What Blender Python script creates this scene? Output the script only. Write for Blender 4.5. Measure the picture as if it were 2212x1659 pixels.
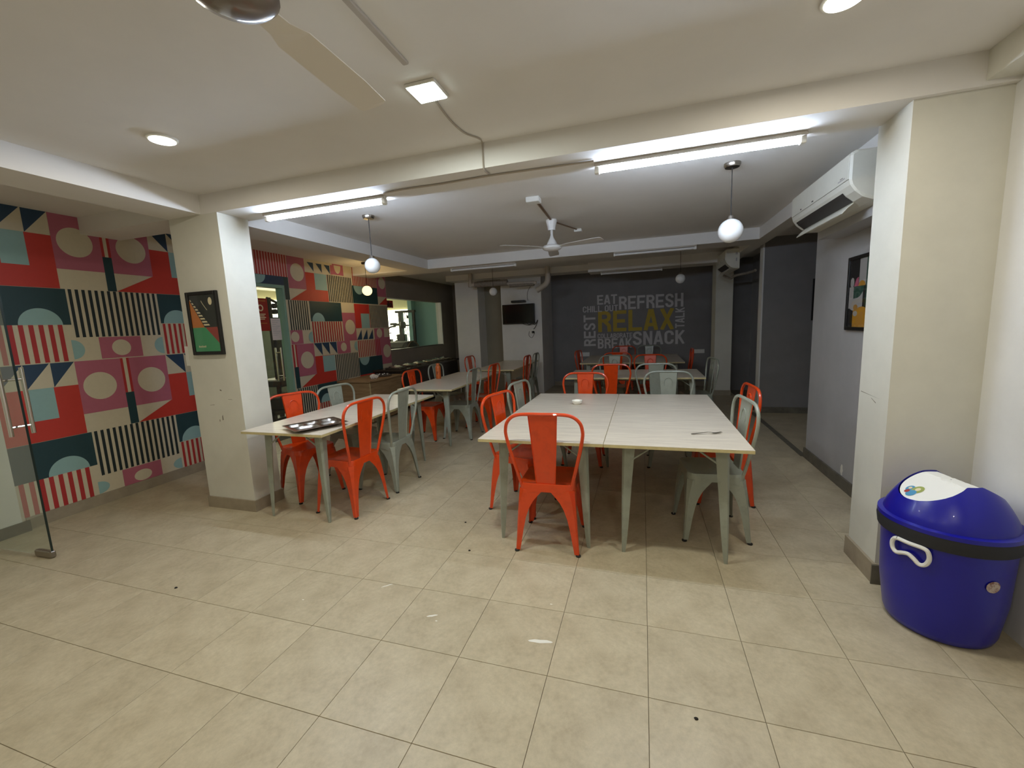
import bpy, bmesh, math, random
from mathutils import Vector, Matrix
random.seed(7)
PI = math.pi
S = bpy.context.scene
C = S.collection
for o in list(bpy.data.objects):
    bpy.data.objects.remove(o, do_unlink=True)

# ------------------------------------------------------------------ camera
CAM_H = 1.5
F_PX = 901.17
cam = bpy.data.cameras.new('camera')
cam.sensor_fit = 'HORIZONTAL'; cam.sensor_width = 36.0
cam.lens = F_PX / 2212.0 * 36.0
cam.clip_start = 0.02
co = bpy.data.objects.new('camera', cam); C.objects.link(co)
right = Vector((0.9535, 0.2987, -0.0412)); fwd = Vector((-0.2985, 0.9443, -0.1386))
yaw, pit, rol = map(math.radians, (-17.543, 7.967, -2.451))
Rz = Matrix(((math.cos(yaw), -math.sin(yaw), 0), (math.sin(yaw), math.cos(yaw), 0), (0, 0, 1)))
Rx = Matrix(((1, 0, 0), (0, math.cos(pit), -math.sin(pit)), (0, math.sin(pit), math.cos(pit))))
Bm = Matrix(((1, 0, 0), (0, 0, -1), (0, 1, 0)))
Rr = Matrix(((math.cos(rol), -math.sin(rol), 0), (math.sin(rol), math.cos(rol), 0), (0, 0, 1)))
M = Rr @ Bm @ Rx @ Rz
r_, d_, f_ = M[0], M[1], M[2]
co.matrix_world = Matrix(((r_[0], -d_[0], -f_[0], 0), (r_[1], -d_[1], -f_[1], 0), (r_[2], -d_[2], -f_[2], CAM_H), (0, 0, 0, 1)))
S.camera = co

# ------------------------------------------------------------------ world and exposure
w = bpy.data.worlds.new('world'); S.world = w; w.use_nodes = True
w.node_tree.nodes['Background'].inputs[0].default_value = (0.9, 0.85, 0.75, 1)
w.node_tree.nodes['Background'].inputs[1].default_value = 0.02
S.view_settings.view_transform = 'Standard'; S.view_settings.look = 'None'
S.view_settings.exposure = 0.0; S.view_settings.gamma = 1.0
S.view_settings.use_curve_mapping = False
TUBE_E = 135.0          # emission of the two lit tubes
DOWN_W = {'square': 16.0, 'round': 10.5}
WARM_W = 20.0
GYM_E = 6.0

def area(name, loc, size, watt, col, rot=(0, 0, 0), size_y=None, spread=PI):
    l = bpy.data.lights.new(name, 'AREA'); l.energy = watt; l.color = col
    l.shape = 'RECTANGLE' if size_y else 'DISK'; l.size = size
    if size_y: l.size_y = size_y
    l.spread = spread
    o = bpy.data.objects.new(name, l); o.location = loc; o.rotation_euler = rot
    C.objects.link(o); return o

# ------------------------------------------------------------------ materials
def lin(c):
    c = c / 255.0
    return c / 12.92 if c <= 0.04045 else ((c + 0.055) / 1.055) ** 2.4
def rgb(r, g, b): return (lin(r), lin(g), lin(b), 1)
MATS = {}
def mat(name, col, rough=0.5, metal=0.0, var=0.0, scale=8.0, bump=0.0, bscale=60.0, coat=0.0, emis=None, estr=0.0, col2=None, objrand=0.0, spec=0.5, stretch=None, trans=0.0, vlo=0.35, vhi=0.7, fine=0.0, fscale=40.0):
    m = bpy.data.materials.new(name); m.use_nodes = True
    nt = m.node_tree; b = nt.nodes['Principled BSDF']
    b.inputs['Base Color'].default_value = col
    b.inputs['Roughness'].default_value = rough
    b.inputs['Metallic'].default_value = metal
    b.inputs['Coat Weight'].default_value = coat
    b.inputs['Specular IOR Level'].default_value = spec
    if trans: b.inputs['Transmission Weight'].default_value = trans
    tc = nt.nodes.new('ShaderNodeTexCoord')
    vec = tc.outputs['Object']
    if stretch:
        mp = nt.nodes.new('ShaderNodeMapping'); mp.inputs['Scale'].default_value = stretch
        nt.links.new(vec, mp.inputs['Vector']); vec = mp.outputs['Vector']
    src = None
    if var or col2:
        n = nt.nodes.new('ShaderNodeTexNoise'); n.inputs['Scale'].default_value = scale; n.inputs['Detail'].default_value = 6; n.inputs['Roughness'].default_value = 0.65
        nt.links.new(vec, n.inputs['Vector'])
        rmp = nt.nodes.new('ShaderNodeMapRange'); rmp.inputs['From Min'].default_value = vlo; rmp.inputs['From Max'].default_value = vhi
        nt.links.new(n.outputs['Fac'], rmp.inputs['Value'])
        mx = nt.nodes.new('ShaderNodeMix'); mx.data_type = 'RGBA'
        c2 = col2 if col2 else tuple(max(0, c * (1 - var)) for c in col[:3]) + (1,)
        mx.inputs['A'].default_value = col; mx.inputs['B'].default_value = c2
        nt.links.new(rmp.outputs['Result'], mx.inputs['Factor'])
        src = mx.outputs['Result']
        nt.links.new(src, b.inputs['Base Color'])
    if objrand:
        oi = nt.nodes.new('ShaderNodeObjectInfo'); hv = nt.nodes.new('ShaderNodeHueSaturation')
        mr = nt.nodes.new('ShaderNodeMapRange'); mr.inputs['To Min'].default_value = 1 - objrand; mr.inputs['To Max'].default_value = 1 + objrand
        nt.links.new(oi.outputs['Random'], mr.inputs['Value']); nt.links.new(mr.outputs['Result'], hv.inputs['Value'])
        if src: nt.links.new(src, hv.inputs['Color'])
        else: hv.inputs['Color'].default_value = col
        nt.links.new(hv.outputs['Color'], b.inputs['Base Color'])
    if fine:
        n3 = nt.nodes.new('ShaderNodeTexNoise'); n3.inputs['Scale'].default_value = fscale; n3.inputs['Detail'].default_value = 5; n3.inputs['Roughness'].default_value = 0.7
        nt.links.new(vec, n3.inputs['Vector'])
        r3 = nt.nodes.new('ShaderNodeMapRange'); r3.inputs['From Min'].default_value = 0.3; r3.inputs['From Max'].default_value = 0.7; r3.inputs['To Min'].default_value = 1 - fine; r3.inputs['To Max'].default_value = 1 + fine
        nt.links.new(n3.outputs['Fac'], r3.inputs['Value'])
        h3 = nt.nodes.new('ShaderNodeHueSaturation'); nt.links.new(r3.outputs['Result'], h3.inputs['Value'])
        lk = b.inputs['Base Color'].links
        if lk: nt.links.new(lk[0].from_socket, h3.inputs['Color'])
        else: h3.inputs['Color'].default_value = col
        nt.links.new(h3.outputs['Color'], b.inputs['Base Color'])
    if bump:
        n2 = nt.nodes.new('ShaderNodeTexNoise'); n2.inputs['Scale'].default_value = bscale; n2.inputs['Detail'].default_value = 4
        nt.links.new(vec, n2.inputs['Vector'])
        bp = nt.nodes.new('ShaderNodeBump'); bp.inputs['Strength'].default_value = bump; bp.inputs['Distance'].default_value = 0.004
        nt.links.new(n2.outputs['Fac'], bp.inputs['Height']); nt.links.new(bp.outputs['Normal'], b.inputs['Normal'])
    if emis:
        b.inputs['Emission Color'].default_value = emis; b.inputs['Emission Strength'].default_value = estr
    MATS[name] = m
    return m
cream_wall = mat('cream_wall_paint', rgb(214, 211, 198), 0.75, var=0.10, scale=2.2, bump=0.05, bscale=40)
white_wall = mat('white_wall_paint', rgb(222, 220, 216), 0.7, var=0.08, scale=3, bump=0.05)
ceil_m = mat('ceiling_paint', rgb(227, 223, 217), 0.8, var=0.06, scale=1.3, bump=0.04, bscale=30)
slate = mat('slate_wall_paint', rgb(130, 126, 124), 0.6, var=0.12, scale=3)
grey_wall = mat('grey_wall_paint', rgb(176, 174, 173), 0.6, var=0.12, scale=2)
brown_wall = mat('taupe_wall_paint', rgb(136, 126, 114), 0.7, var=0.12, scale=2)
beige_wall = mat('beige_wall_paint', rgb(150, 142, 122), 0.7, var=0.1, scale=2)
skirt = mat('skirting_tile', rgb(158, 145, 124), 0.45, var=0.25, scale=7)
skirt_dk = mat('dirty_skirting_tile', rgb(112, 106, 92), 0.6, var=0.4, scale=9)
tile_m = mat('vitrified_tile', rgb(190, 177, 149), 0.42, col2=rgb(168, 154, 126), scale=5.5, bump=0.05, bscale=25, objrand=0.035, fine=0.10, fscale=38.0)
grout = mat('grout', rgb(112, 101, 82), 0.9)
red_paint = mat('orange_red_enamel', rgb(212, 66, 12), 0.28, var=0.35, scale=14, coat=0.3, vlo=0.5, vhi=0.9, bump=0.06, bscale=30)
grey_paint = mat('sage_grey_enamel', rgb(146, 150, 136), 0.3, var=0.3, scale=14, coat=0.25, vlo=0.5, vhi=0.9, bump=0.06, bscale=30)
rubber = mat('dark_rubber', rgb(30, 28, 26), 0.7)
laminate = mat('pale_wood_laminate', rgb(218, 208, 190), 0.32, col2=rgb(186, 174, 158), scale=3.0, stretch=(1.2, 14, 1), vlo=0.3, vhi=0.75)
lam_edge = mat('laminate_edge', rgb(205, 190, 140), 0.5, var=0.2, scale=20)
steel = mat('stainless_steel', rgb(200, 198, 192), 0.22, 1.0, var=0.1, scale=20)
dark_steel = mat('dull_steel', rgb(160, 152, 142), 0.28, 1.0, var=0.2, scale=15)
chrome = mat('chrome', rgb(225, 222, 215), 0.12, 1.0)
black_plastic = mat('black_plastic', rgb(14, 14, 15), 0.35)
black_screen = mat('black_screen', rgb(5, 5, 6), 0.12)
frame_black = mat('black_frame', rgb(18, 17, 17), 0.35)
white_plastic = mat('white_plastic', rgb(228, 226, 218), 0.35, var=0.06, scale=8)
ac_white = mat('aged_white_plastic', rgb(222, 219, 205), 0.35, var=0.08, scale=6)
ac_dark = mat('dark_vent', rgb(52, 48, 44), 0.6)
ivory = mat('ivory_enamel', rgb(226, 224, 220), 0.25)
fan_brown = mat('fan_grey_enamel', rgb(118, 108, 100), 0.22, coat=0.5)
blue_plastic = mat('blue_plastic', rgb(16, 16, 142), 0.32, coat=0.1)
band_black = mat('black_bin_band', rgb(34, 34, 38), 0.7)
bin_white = mat('white_bin_flap', rgb(232, 231, 226), 0.4)
wood_brown = mat('brown_wood_veneer', rgb(164, 136, 98), 0.45, col2=rgb(132, 104, 70), scale=4, stretch=(1, 1, 10))
wood_dark = mat('dark_counter', rgb(48, 40, 34), 0.4, var=0.3)
pvc = mat('pvc_pipe', rgb(196, 186, 172), 0.5, var=0.15)
lagging = mat('pipe_lagging', rgb(150, 140, 128), 0.8, var=0.35, scale=25, bump=0.4, bscale=50)
cable_w = mat('white_cable', rgb(170, 160, 146), 0.6)
cable_d = mat('dark_cable', rgb(30, 26, 24), 0.6)
conduit_m = mat('beige_conduit', rgb(176, 166, 152), 0.6)
gold_cord = mat('brown_flex', rgb(120, 96, 72), 0.6)
opal = mat('opal_glass', rgb(232, 232, 230), 0.2)
bottle_m = mat('orange_bottle', rgb(196, 98, 42), 0.35, var=0.1)
ceramic = mat('white_ceramic', rgb(240, 236, 224), 0.15, coat=0.4)
paper_m = mat('paper', rgb(226, 212, 206), 0.8)
tissue = mat('crumpled_tissue', rgb(228, 222, 212), 0.9)
teal_wall = mat('teal_wall_paint', rgb(140, 184, 184), 0.7, var=0.06)
teal_edge = mat('teal_door_frame', rgb(132, 168, 152), 0.4)
gym_wall = mat('gym_pale_wall', rgb(190, 184, 150), 0.8)
gym_dark = mat('gym_dark_wall', rgb(84, 92, 78), 0.8, var=0.2)
gym_black = mat('gym_black_metal', rgb(26, 25, 24), 0.4)
gym_floor = mat('gym_rubber_floor', rgb(60, 58, 52), 0.9)
daylight = mat('daylit_window', rgb(255, 245, 200), 0.6, emis=(1.0, 0.93, 0.66, 1), estr=GYM_E)
tube_m = mat('lit_tube', rgb(255, 255, 255), 0.5, emis=(0.66, 0.79, 1.0, 1), estr=TUBE_E)
tube_off = mat('unlit_tube', rgb(226, 224, 222), 0.4)
panel_m = mat('lit_square_panel', rgb(255, 255, 255), 0.5, emis=(0.80, 1.0, 1.0, 1), estr=22)
down_m = mat('lit_round_panel', rgb(255, 255, 255), 0.5, emis=(1.0, 1.0, 0.86, 1), estr=14)
warm_m = mat('lit_globe', rgb(255, 230, 160), 0.4, emis=(1.0, 0.80, 0.40, 1), estr=1.7)
food_y = mat('leftover_food', rgb(178, 120, 44), 0.4, var=0.5, scale=60)
debris = mat('floor_scrap', rgb(30, 24, 18), 0.8)
smear_m = mat('white_smear', rgb(226, 222, 210), 0.7)
# glass: clear body with a fresnel reflection and a faint haze
def glass(name, tint, haze):
    m = bpy.data.materials.new(name); m.use_nodes = True; nt = m.node_tree; nt.nodes.clear()
    out = nt.nodes.new('ShaderNodeOutputMaterial'); t = nt.nodes.new('ShaderNodeBsdfTransparent'); t.inputs[0].default_value = tint
    g = nt.nodes.new('ShaderNodeBsdfGlossy'); g.inputs['Roughness'].default_value = 0.02
    df = nt.nodes.new('ShaderNodeBsdfDiffuse'); df.inputs[0].default_value = (0.85, 0.84, 0.78, 1)
    lw = nt.nodes.new('ShaderNodeLayerWeight'); lw.inputs[0].default_value = 0.5
    pw = nt.nodes.new('ShaderNodeMath'); pw.operation = 'POWER'; pw.inputs[1].default_value = 4.0
    fr = nt.nodes.new('ShaderNodeMath'); fr.operation = 'MULTIPLY_ADD'; fr.inputs[1].default_value = 0.6; fr.inputs[2].default_value = 0.035
    nt.links.new(lw.outputs['Facing'], pw.inputs[0]); nt.links.new(pw.outputs[0], fr.inputs[0])
    a = nt.nodes.new('ShaderNodeMixShader'); b = nt.nodes.new('ShaderNodeMixShader'); b.inputs[0].default_value = haze
    nt.links.new(fr.outputs[0], a.inputs[0]); nt.links.new(t.outputs[0], a.inputs[1]); nt.links.new(g.outputs[0], a.inputs[2])
    nt.links.new(a.outputs[0], b.inputs[1]); nt.links.new(df.outputs[0], b.inputs[2]); nt.links.new(b.outputs[0], out.inputs[0])
    MATS[name] = m; return m
door_glass = glass('door_glass', (0.93, 0.97, 0.94, 1), 0.07)
pane_glass = glass('window_glass', (0.95, 0.98, 0.96, 1), 0.02)
pic_glass = glass('picture_glass', (1, 1, 1, 1), 0.0)
# flat print colours
P = {k: mat('print_' + k, rgb(*v), 0.55, var=0.05, scale=30) for k, v in dict(
    cream=(205, 194, 168), pink=(176, 98, 116), red=(192, 54, 42), teal=(28, 60, 66), navy=(36, 62, 88), aqua=(144, 178, 176), black=(26, 40, 44),
    sred=(172, 44, 44), orange=(196, 112, 28), green=(60, 150, 98), brick=(150, 44, 34), ink=(18, 18, 20), bone=(222, 208, 168), mustard=(196, 140, 40),
    bottle=(42, 82, 66), rose=(190, 92, 120), blush=(206, 158, 152), grey=(176, 172, 168), letter=(205, 200, 198), gold=(190, 160, 20), poster=(150, 34, 30), tan=(180, 130, 60), lime=(150, 160, 80), sky=(70, 140, 180)).items()}

# ------------------------------------------------------------------ mesh helpers
class MB:
    def __init__(s): s.v = []; s.f = []; s.mi = []; s.ms = []; s.sm = []
    def mid(s, m):
        if m not in s.ms: s.ms.append(m)
        return s.ms.index(m)
    def add(s, vs, fs, m, smooth=False):
        b = len(s.v); s.v += [tuple(v) for v in vs]; k = s.mid(m)
        for f in fs: s.f.append(tuple(b + i for i in f)); s.mi.append(k); s.sm.append(smooth)
    def box(s, x0, x1, y0, y1, z0, z1, m):
        v = [(x0, y0, z0), (x1, y0, z0), (x1, y1, z0), (x0, y1, z0), (x0, y0, z1), (x1, y0, z1), (x1, y1, z1), (x0, y1, z1)]
        s.add(v, [(3, 2, 1, 0), (4, 5, 6, 7), (0, 1, 5, 4), (1, 2, 6, 5), (2, 3, 7, 6), (3, 0, 4, 7)], m)
    def bbox(s, x0, x1, y0, y1, z0, z1, m, bv=0.004):
        b = min(bv, (x1 - x0) * .4, (y1 - y0) * .4, (z1 - z0) * .4); L = []
        for (z, i) in ((z0, b), (z0 + b, 0), (z1 - b, 0), (z1, b)):
            xa, xb, ya, yb = x0 + i, x1 - i, y0 + i, y1 - i
            L.append([(xa + b, ya, z), (xb - b, ya, z), (xb, ya + b, z), (xb, yb - b, z), (xb - b, yb, z), (xa + b, yb, z), (xa, yb - b, z), (xa, ya + b, z)])
        s.loft(L, m, caps=True)
    def loft(s, rings, m, caps=False, closed=True, smooth=False):
        n = len(rings[0]); vs = [p for r in rings for p in r]; fs = []
        for i in range(len(rings) - 1):
            for j in range(n if closed else n - 1):
                k = (j + 1) % n
                fs.append((i * n + j, i * n + k, (i + 1) * n + k, (i + 1) * n + j))
        if caps: fs.append(tuple(reversed(range(n)))); fs.append(tuple((len(rings) - 1) * n + j for j in range(n)))
        s.add(vs, fs, m, smooth)
    def lathe(s, prof, m, n=24, cx=0, cy=0, smooth=True, sx=1, sy=1):
        rings = [[(cx + r * sx * math.cos(2 * PI * j / n), cy + r * sy * math.sin(2 * PI * j / n), z) for j in range(n)] for r, z in prof]
        s.loft(rings, m, caps=True, smooth=smooth)
    def tube(s, path, r, m, n=8, caps=True, flat=1.0):
        P_ = [Vector(p) for p in path]; rings = []; up = None
        for i, p in enumerate(P_):
            t = (P_[min(i + 1, len(P_) - 1)] - P_[max(i - 1, 0)]).normalized()
            if up is None:
                a = Vector((0, 0, 1)) if abs(t.z) < 0.9 else Vector((0, 1, 0))
                up = (a - t * a.dot(t)).normalized()
            else: up = (up - t * up.dot(t)).normalized()
            sd = t.cross(up); rr = r[i] if isinstance(r, (list, tuple)) else r
            rings.append([p + (up * math.cos(2 * PI * j / n) + sd * math.sin(2 * PI * j / n) * flat) * rr for j in range(n)])
        s.loft(rings, m, caps=caps, smooth=True)
    def build(s, name, parent=None, loc=None, rot=None):
        me = bpy.data.meshes.new(name); me.from_pydata(s.v, [], s.f)
        for m in s.ms: me.materials.append(m)
        me.polygons.foreach_set('material_index', s.mi); me.polygons.foreach_set('use_smooth', s.sm)
        bm = bmesh.new(); bm.from_mesh(me); bmesh.ops.recalc_face_normals(bm, faces=bm.faces); bm.to_mesh(me); bm.free()
        if any(s.sm):
            me.set_sharp_from_angle(angle=math.radians(42))
        me.update()
        o = bpy.data.objects.new(name, me); C.objects.link(o)
        if parent: o.parent = parent
        if loc: o.location = loc
        if rot: o.rotation_euler = rot
        return o
def tag(o, label=None, cat=None, group=None, kind=None):
    if label: o['label'] = label
    if cat: o['category'] = cat
    if group: o['group'] = group
    if kind: o['kind'] = kind
    return o
def thing(name, label, cat, loc=(0, 0, 0), rz=0, group=None):
    o = bpy.data.objects.new(name, None); o.empty_display_size = 0.1; C.objects.link(o)
    o.location = loc; o.rotation_euler = (0, 0, rz)
    return tag(o, label, cat, group)
def copy_tree(o, parent=None):
    c = o.copy(); C.objects.link(c)
    if parent: c.parent = parent
    for ch in o.children: copy_tree(ch, c)
    return c
def struct(name, mb, label=None):
    return tag(mb.build(name), label, None, None, 'structure')
def one(fn, *a):
    m = MB(); getattr(m, fn)(*a); return m
def sbox(name, x0, x1, y0, y1, z0, z1, m, label=None):
    mb = MB(); mb.box(x0, x1, y0, y1, z0, z1, m); return struct(name, mb, label)
def spline(pts, n=8):
    P_ = [Vector(p) for p in pts]; out = []
    for i in range(len(P_) - 1):
        p0, p1, p2, p3 = P_[max(i - 1, 0)], P_[i], P_[i + 1], P_[min(i + 2, len(P_) - 1)]
        for k in range(n):
            t = k / n
            out.append(0.5 * ((2 * p1) + (p2 - p0) * t + (2 * p0 - 5 * p1 + 4 * p2 - p3) * t * t + (3 * p1 - p0 - 3 * p2 + p3) * t ** 3))
    out.append(P_[-1]); return out

# ================================================================== THE SETTING
HC = 2.626     # ceiling
HB = 2.48      # underside of the beams
PIT = 0.4155   # floor tile pitch
X0, Y0 = 0.024, 1.5605
fl = MB(); fl.box(-5.0, 3.7, -2.7, 10.7, -0.12, -0.004, grout)
floor = struct('floor', fl, 'beige tiled floor of the canteen')
tm = MB(); g = 0.0011; hh = PIT / 2 - g
tm.bbox(-hh, hh, -hh, hh, -0.012, 0.0, tile_m, 0.0008)
tile0 = None; nt_ = 0; rest = MB()
cells = []
for i in range(-12, 9):
    for j in range(-10, 23):
        cx, cy = X0 + (i + .5) * PIT, Y0 + (j + .5) * PIT
        if cx < -4.95 or cx > 3.6 or cy < -2.6 or cy > 10.6: continue
        if cx > 1.75 and not 4.9 < cy < 7.3: continue
        cells.append((cx, cy))
near = [c for c in cells if 0.7 < c[1] < 6.4 and c[0] < 1.75 and c[0] > -4.9]
near.sort(key=lambda c: c[0] ** 2 + c[1] ** 2); near = near[:230]
ns = set(near)
for (cx, cy) in cells:
    if (cx, cy) in ns:
        if tile0 is None:
            tile0 = tm.build('tile', floor); t = tile0
        else:
            t = tile0.copy(); C.objects.link(t)
        t.location = (cx, cy, 0); t.rotation_euler = (0, 0, random.choice((0, PI / 2, PI, -PI / 2)))
    else:
        rest.box(cx - hh, cx + hh, cy - hh, cy + hh, -0.012, 0, tile_m)
tag(rest.build('tile_field', floor), kind='stuff')

sbox('ceiling', -9.2, 3.7, -2.8, 10.8, HC, HC + 0.15, ceil_m, 'off white painted ceiling')
# beams (drop from the ceiling)
sbox('trim_1', -4.85, 1.62, 2.60, 2.91, HB, HC, ceil_m, 'beam across the room between the two pillars')
sbox('trim_2', -3.72, -3.36, -2.7, 2.60, HB, HC, ceil_m, 'beam over the left side of the entrance bay')
sbox('trim_3', -3.76, -3.37, 2.91, 6.35, HB, HC, ceil_m, 'beam over the left row of tables')
sbox('trim_4', -4.85, 1.45, 6.35, 6.82, HB, HC, ceil_m, 'second beam across the room')
sbox('trim_5', 1.45, 1.62, 2.91, 9.0, HB, HC, ceil_m, 'beam along the right wall')
sbox('trim_6', -1.0, 1.45, 8.3, 8.75, HB - 0.03, HC, ceil_m, 'third beam before the slate wall')
sbox('trim_7', -4.1, -1.0, 8.5, 8.9, HB + 0.03, HC, ceil_m, 'far beam above the television wall')
sbox('trim_8', 1.475, 1.62, -2.6, 2.63, 2.50, HC, cream_wall, 'beam along the near right wall')
# pillars
pl = MB(); pl.box(-3.72, -3.19, 2.60, 2.875, 0, HB, cream_wall)
wall_pl = struct('wall_pillar_left', pl, 'cream square pillar with the framed print')
b = MB(); b.box(-3.73, -3.177, 2.587, 2.888, 0, 0.10, skirt); struct('baseboard_pillar_left', b)
pr = MB(); pr.box(1.228, 1.78, 2.63, 2.94, 0, HC, cream_wall)
struct('wall_pillar_right', pr, 'white pillar beside the blue bin')
b = MB(); b.box(1.212, 1.6, 2.616, 2.95, 0, 0.115, skirt); struct('baseboard_pillar_right', b)
b = MB(); b.box(1.206, 1.6, 2.608, 2.616, 0, 0.112, skirt_dk); struct('baseboard_pillar_front', b)
# right side
sbox('wall_right_near', 1.60, 1.78, -2.7, 2.63, 0, HC, white_wall)
sbox('wall_right', 1.635, 1.82, 2.94, 4.95, 0, HC, grey_wall)
b = MB(); b.box(1.618, 1.84, 2.95, 4.965, 0, 0.10, skirt_dk); struct('baseboard_right', b)
sbox('wall_bulkhead', 1.45, 1.635, 3.33, 4.38, 2.12, HB, grey_wall)
sbox('wall_corridor_back', 1.72, 3.6, 7.2, 7.35, 0, HC, slate)
sbox('wall_corridor_end', 1.70, 1.72, 7.19, 7.36, 0, HC, white_wall)
b = MB(); b.box(1.69, 3.6, 7.185, 7.2, 0, 0.09, skirt_dk); struct('baseboard_corridor', b)
sbox('wall_corridor_side', 3.6, 3.75, 4.8, 7.35, 0, HC, slate)
sbox('wall_corridor_front', 1.82, 3.6, 4.8, 4.95, 0, HC, slate)
sbox('trim_9', 1.60, 1.66, 4.97, 7.2, -0.002, 0.004, skirt_dk, 'dark threshold strip of the corridor')
# far end
wall_back = sbox('wall_back', -2.25, 1.75, 10.0, 10.15, 0, HC, slate, 'slate grey wall with painted words')
b = MB(); b.box(-2.05, 1.45, 9.985, 10.0, 0, 0.10, skirt); struct('baseboard_back', b)
wall_tv = sbox('wall_television', -2.985, -2.075, 8.9, 10.6, 0, HC, white_wall, 'white wall with the television')
sbox('wall_niche', -3.6, -2.985, 9.35, 9.5, 0, HC, beige_wall)
sbox('wall_pilaster_left', -4.08, -3.535, 8.9, 9.5, 0, HC, white_wall)
sbox('wall_pilaster_right', 1.31, 1.60, 8.75, 9.2, 0, HC, cream_wall)
b = MB(); b.box(1.30, 1.61, 8.737, 9.2, 0, 0.1, skirt); struct('baseboard_pilaster_right', b)
sbox('wall_back_left', -5.0, -3.535, 10.4, 10.55, 0, HC, brown_wall)
sbox('wall_back_right', 1.60, 2.4, 9.4, 9.55, 0, HC, slate)
sbox('wall_far_right', 2.05, 2.2, 7.35, 9.55, 0, HC, grey_wall)
# behind the camera
sbox('wall_front', -5.0, 1.78, -2.8, -2.65, 0, HC, cream_wall)
sbox('wall_left_near', -5.0, -4.80, -2.65, 1.86, 0, HC, cream_wall)
b = MB(); b.box(-4.80, -4.785, -2.65, 1.90, 0, 0.09, skirt_dk); struct('baseboard_left_near', b)
# left wall with gym door and gym window
wl = MB()
wl.box(-5.0, -4.85, 1.86, 3.9, 0, HC, P['cream'])
wl.box(-5.0, -4.85, 3.9, 4.83, 2.20, HC, P['cream'])
wl.box(-5.0, -4.85, 4.83, 7.33, 0, HC, P['cream'])
wall_left = struct('wall_left', wl, 'wall papered with a geometric mural')
ww = MB()
ww.box(-5.0, -4.85, 7.33, 9.7, 0, 1.10, brown_wall); ww.box(-5.0, -4.85, 7.33, 9.7, 2.15, HC, brown_wall); ww.box(-5.0, -4.85, 9.7, 10.4, 0, HC, brown_wall)
struct('wall_window', ww, 'taupe wall around the gym window')
b = MB(); b.box(-4.85, -4.835, 1.90, 3.9, 0, 0.10, skirt); b.box(-4.85, -4.835, 4.83, 10.3, 0, 0.10, skirt); struct('baseboard_left', b)

# ------------------------------------------------------------------ mural (flat print on the left wall)
class Print:
    """flat shapes in a plane: u along the wall, v up"""
    def __init__(s, to3): s.m = MB(); s.to3 = to3; s.d = 0.0006
    def poly(s, pts, c):
        s.d += 0.000012
        s.m.add([s.to3(u, v, s.d) for u, v in pts], [tuple(range(len(pts)))], P[c] if isinstance(c, str) else c)
    def rect(s, u0, u1, v0, v1, c): s.poly([(u0, v0), (u1, v0), (u1, v1), (u0, v1)], c)
    def disc(s, u, v, r, c, a0=0.0, a1=2 * PI, n=36, rv=None):
        rv = rv or r
        full = a1 - a0 > 6.2
        pts = [(u + r * math.cos(a0 + (a1 - a0) * i / n), v + rv * math.sin(a0 + (a1 - a0) * i / n)) for i in range(n if full else n + 1)]
        s.poly(pts, c)
    def stripes(s, u0, u1, v0, v1, c, n, lead=0.5):
        w = (u1 - u0) / n
        for i in range(n): s.rect(u0 + (i + .25) * w, u0 + (i + .75) * w, v0, v1, c)
pm = Print(lambda u, v, d: (-4.85 + d, u, v))
V0 = 0.10
def clampv(a): return max(V0, min(HC, a))
def R(u0, u1, v0, v1, c):
    v0, v1 = clampv(v0), clampv(v1)
    u0 = max(u0, 1.865)
    if v1 > v0 and u1 > u0: pm.rect(u0, u1, v0, v1, c)
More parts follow.
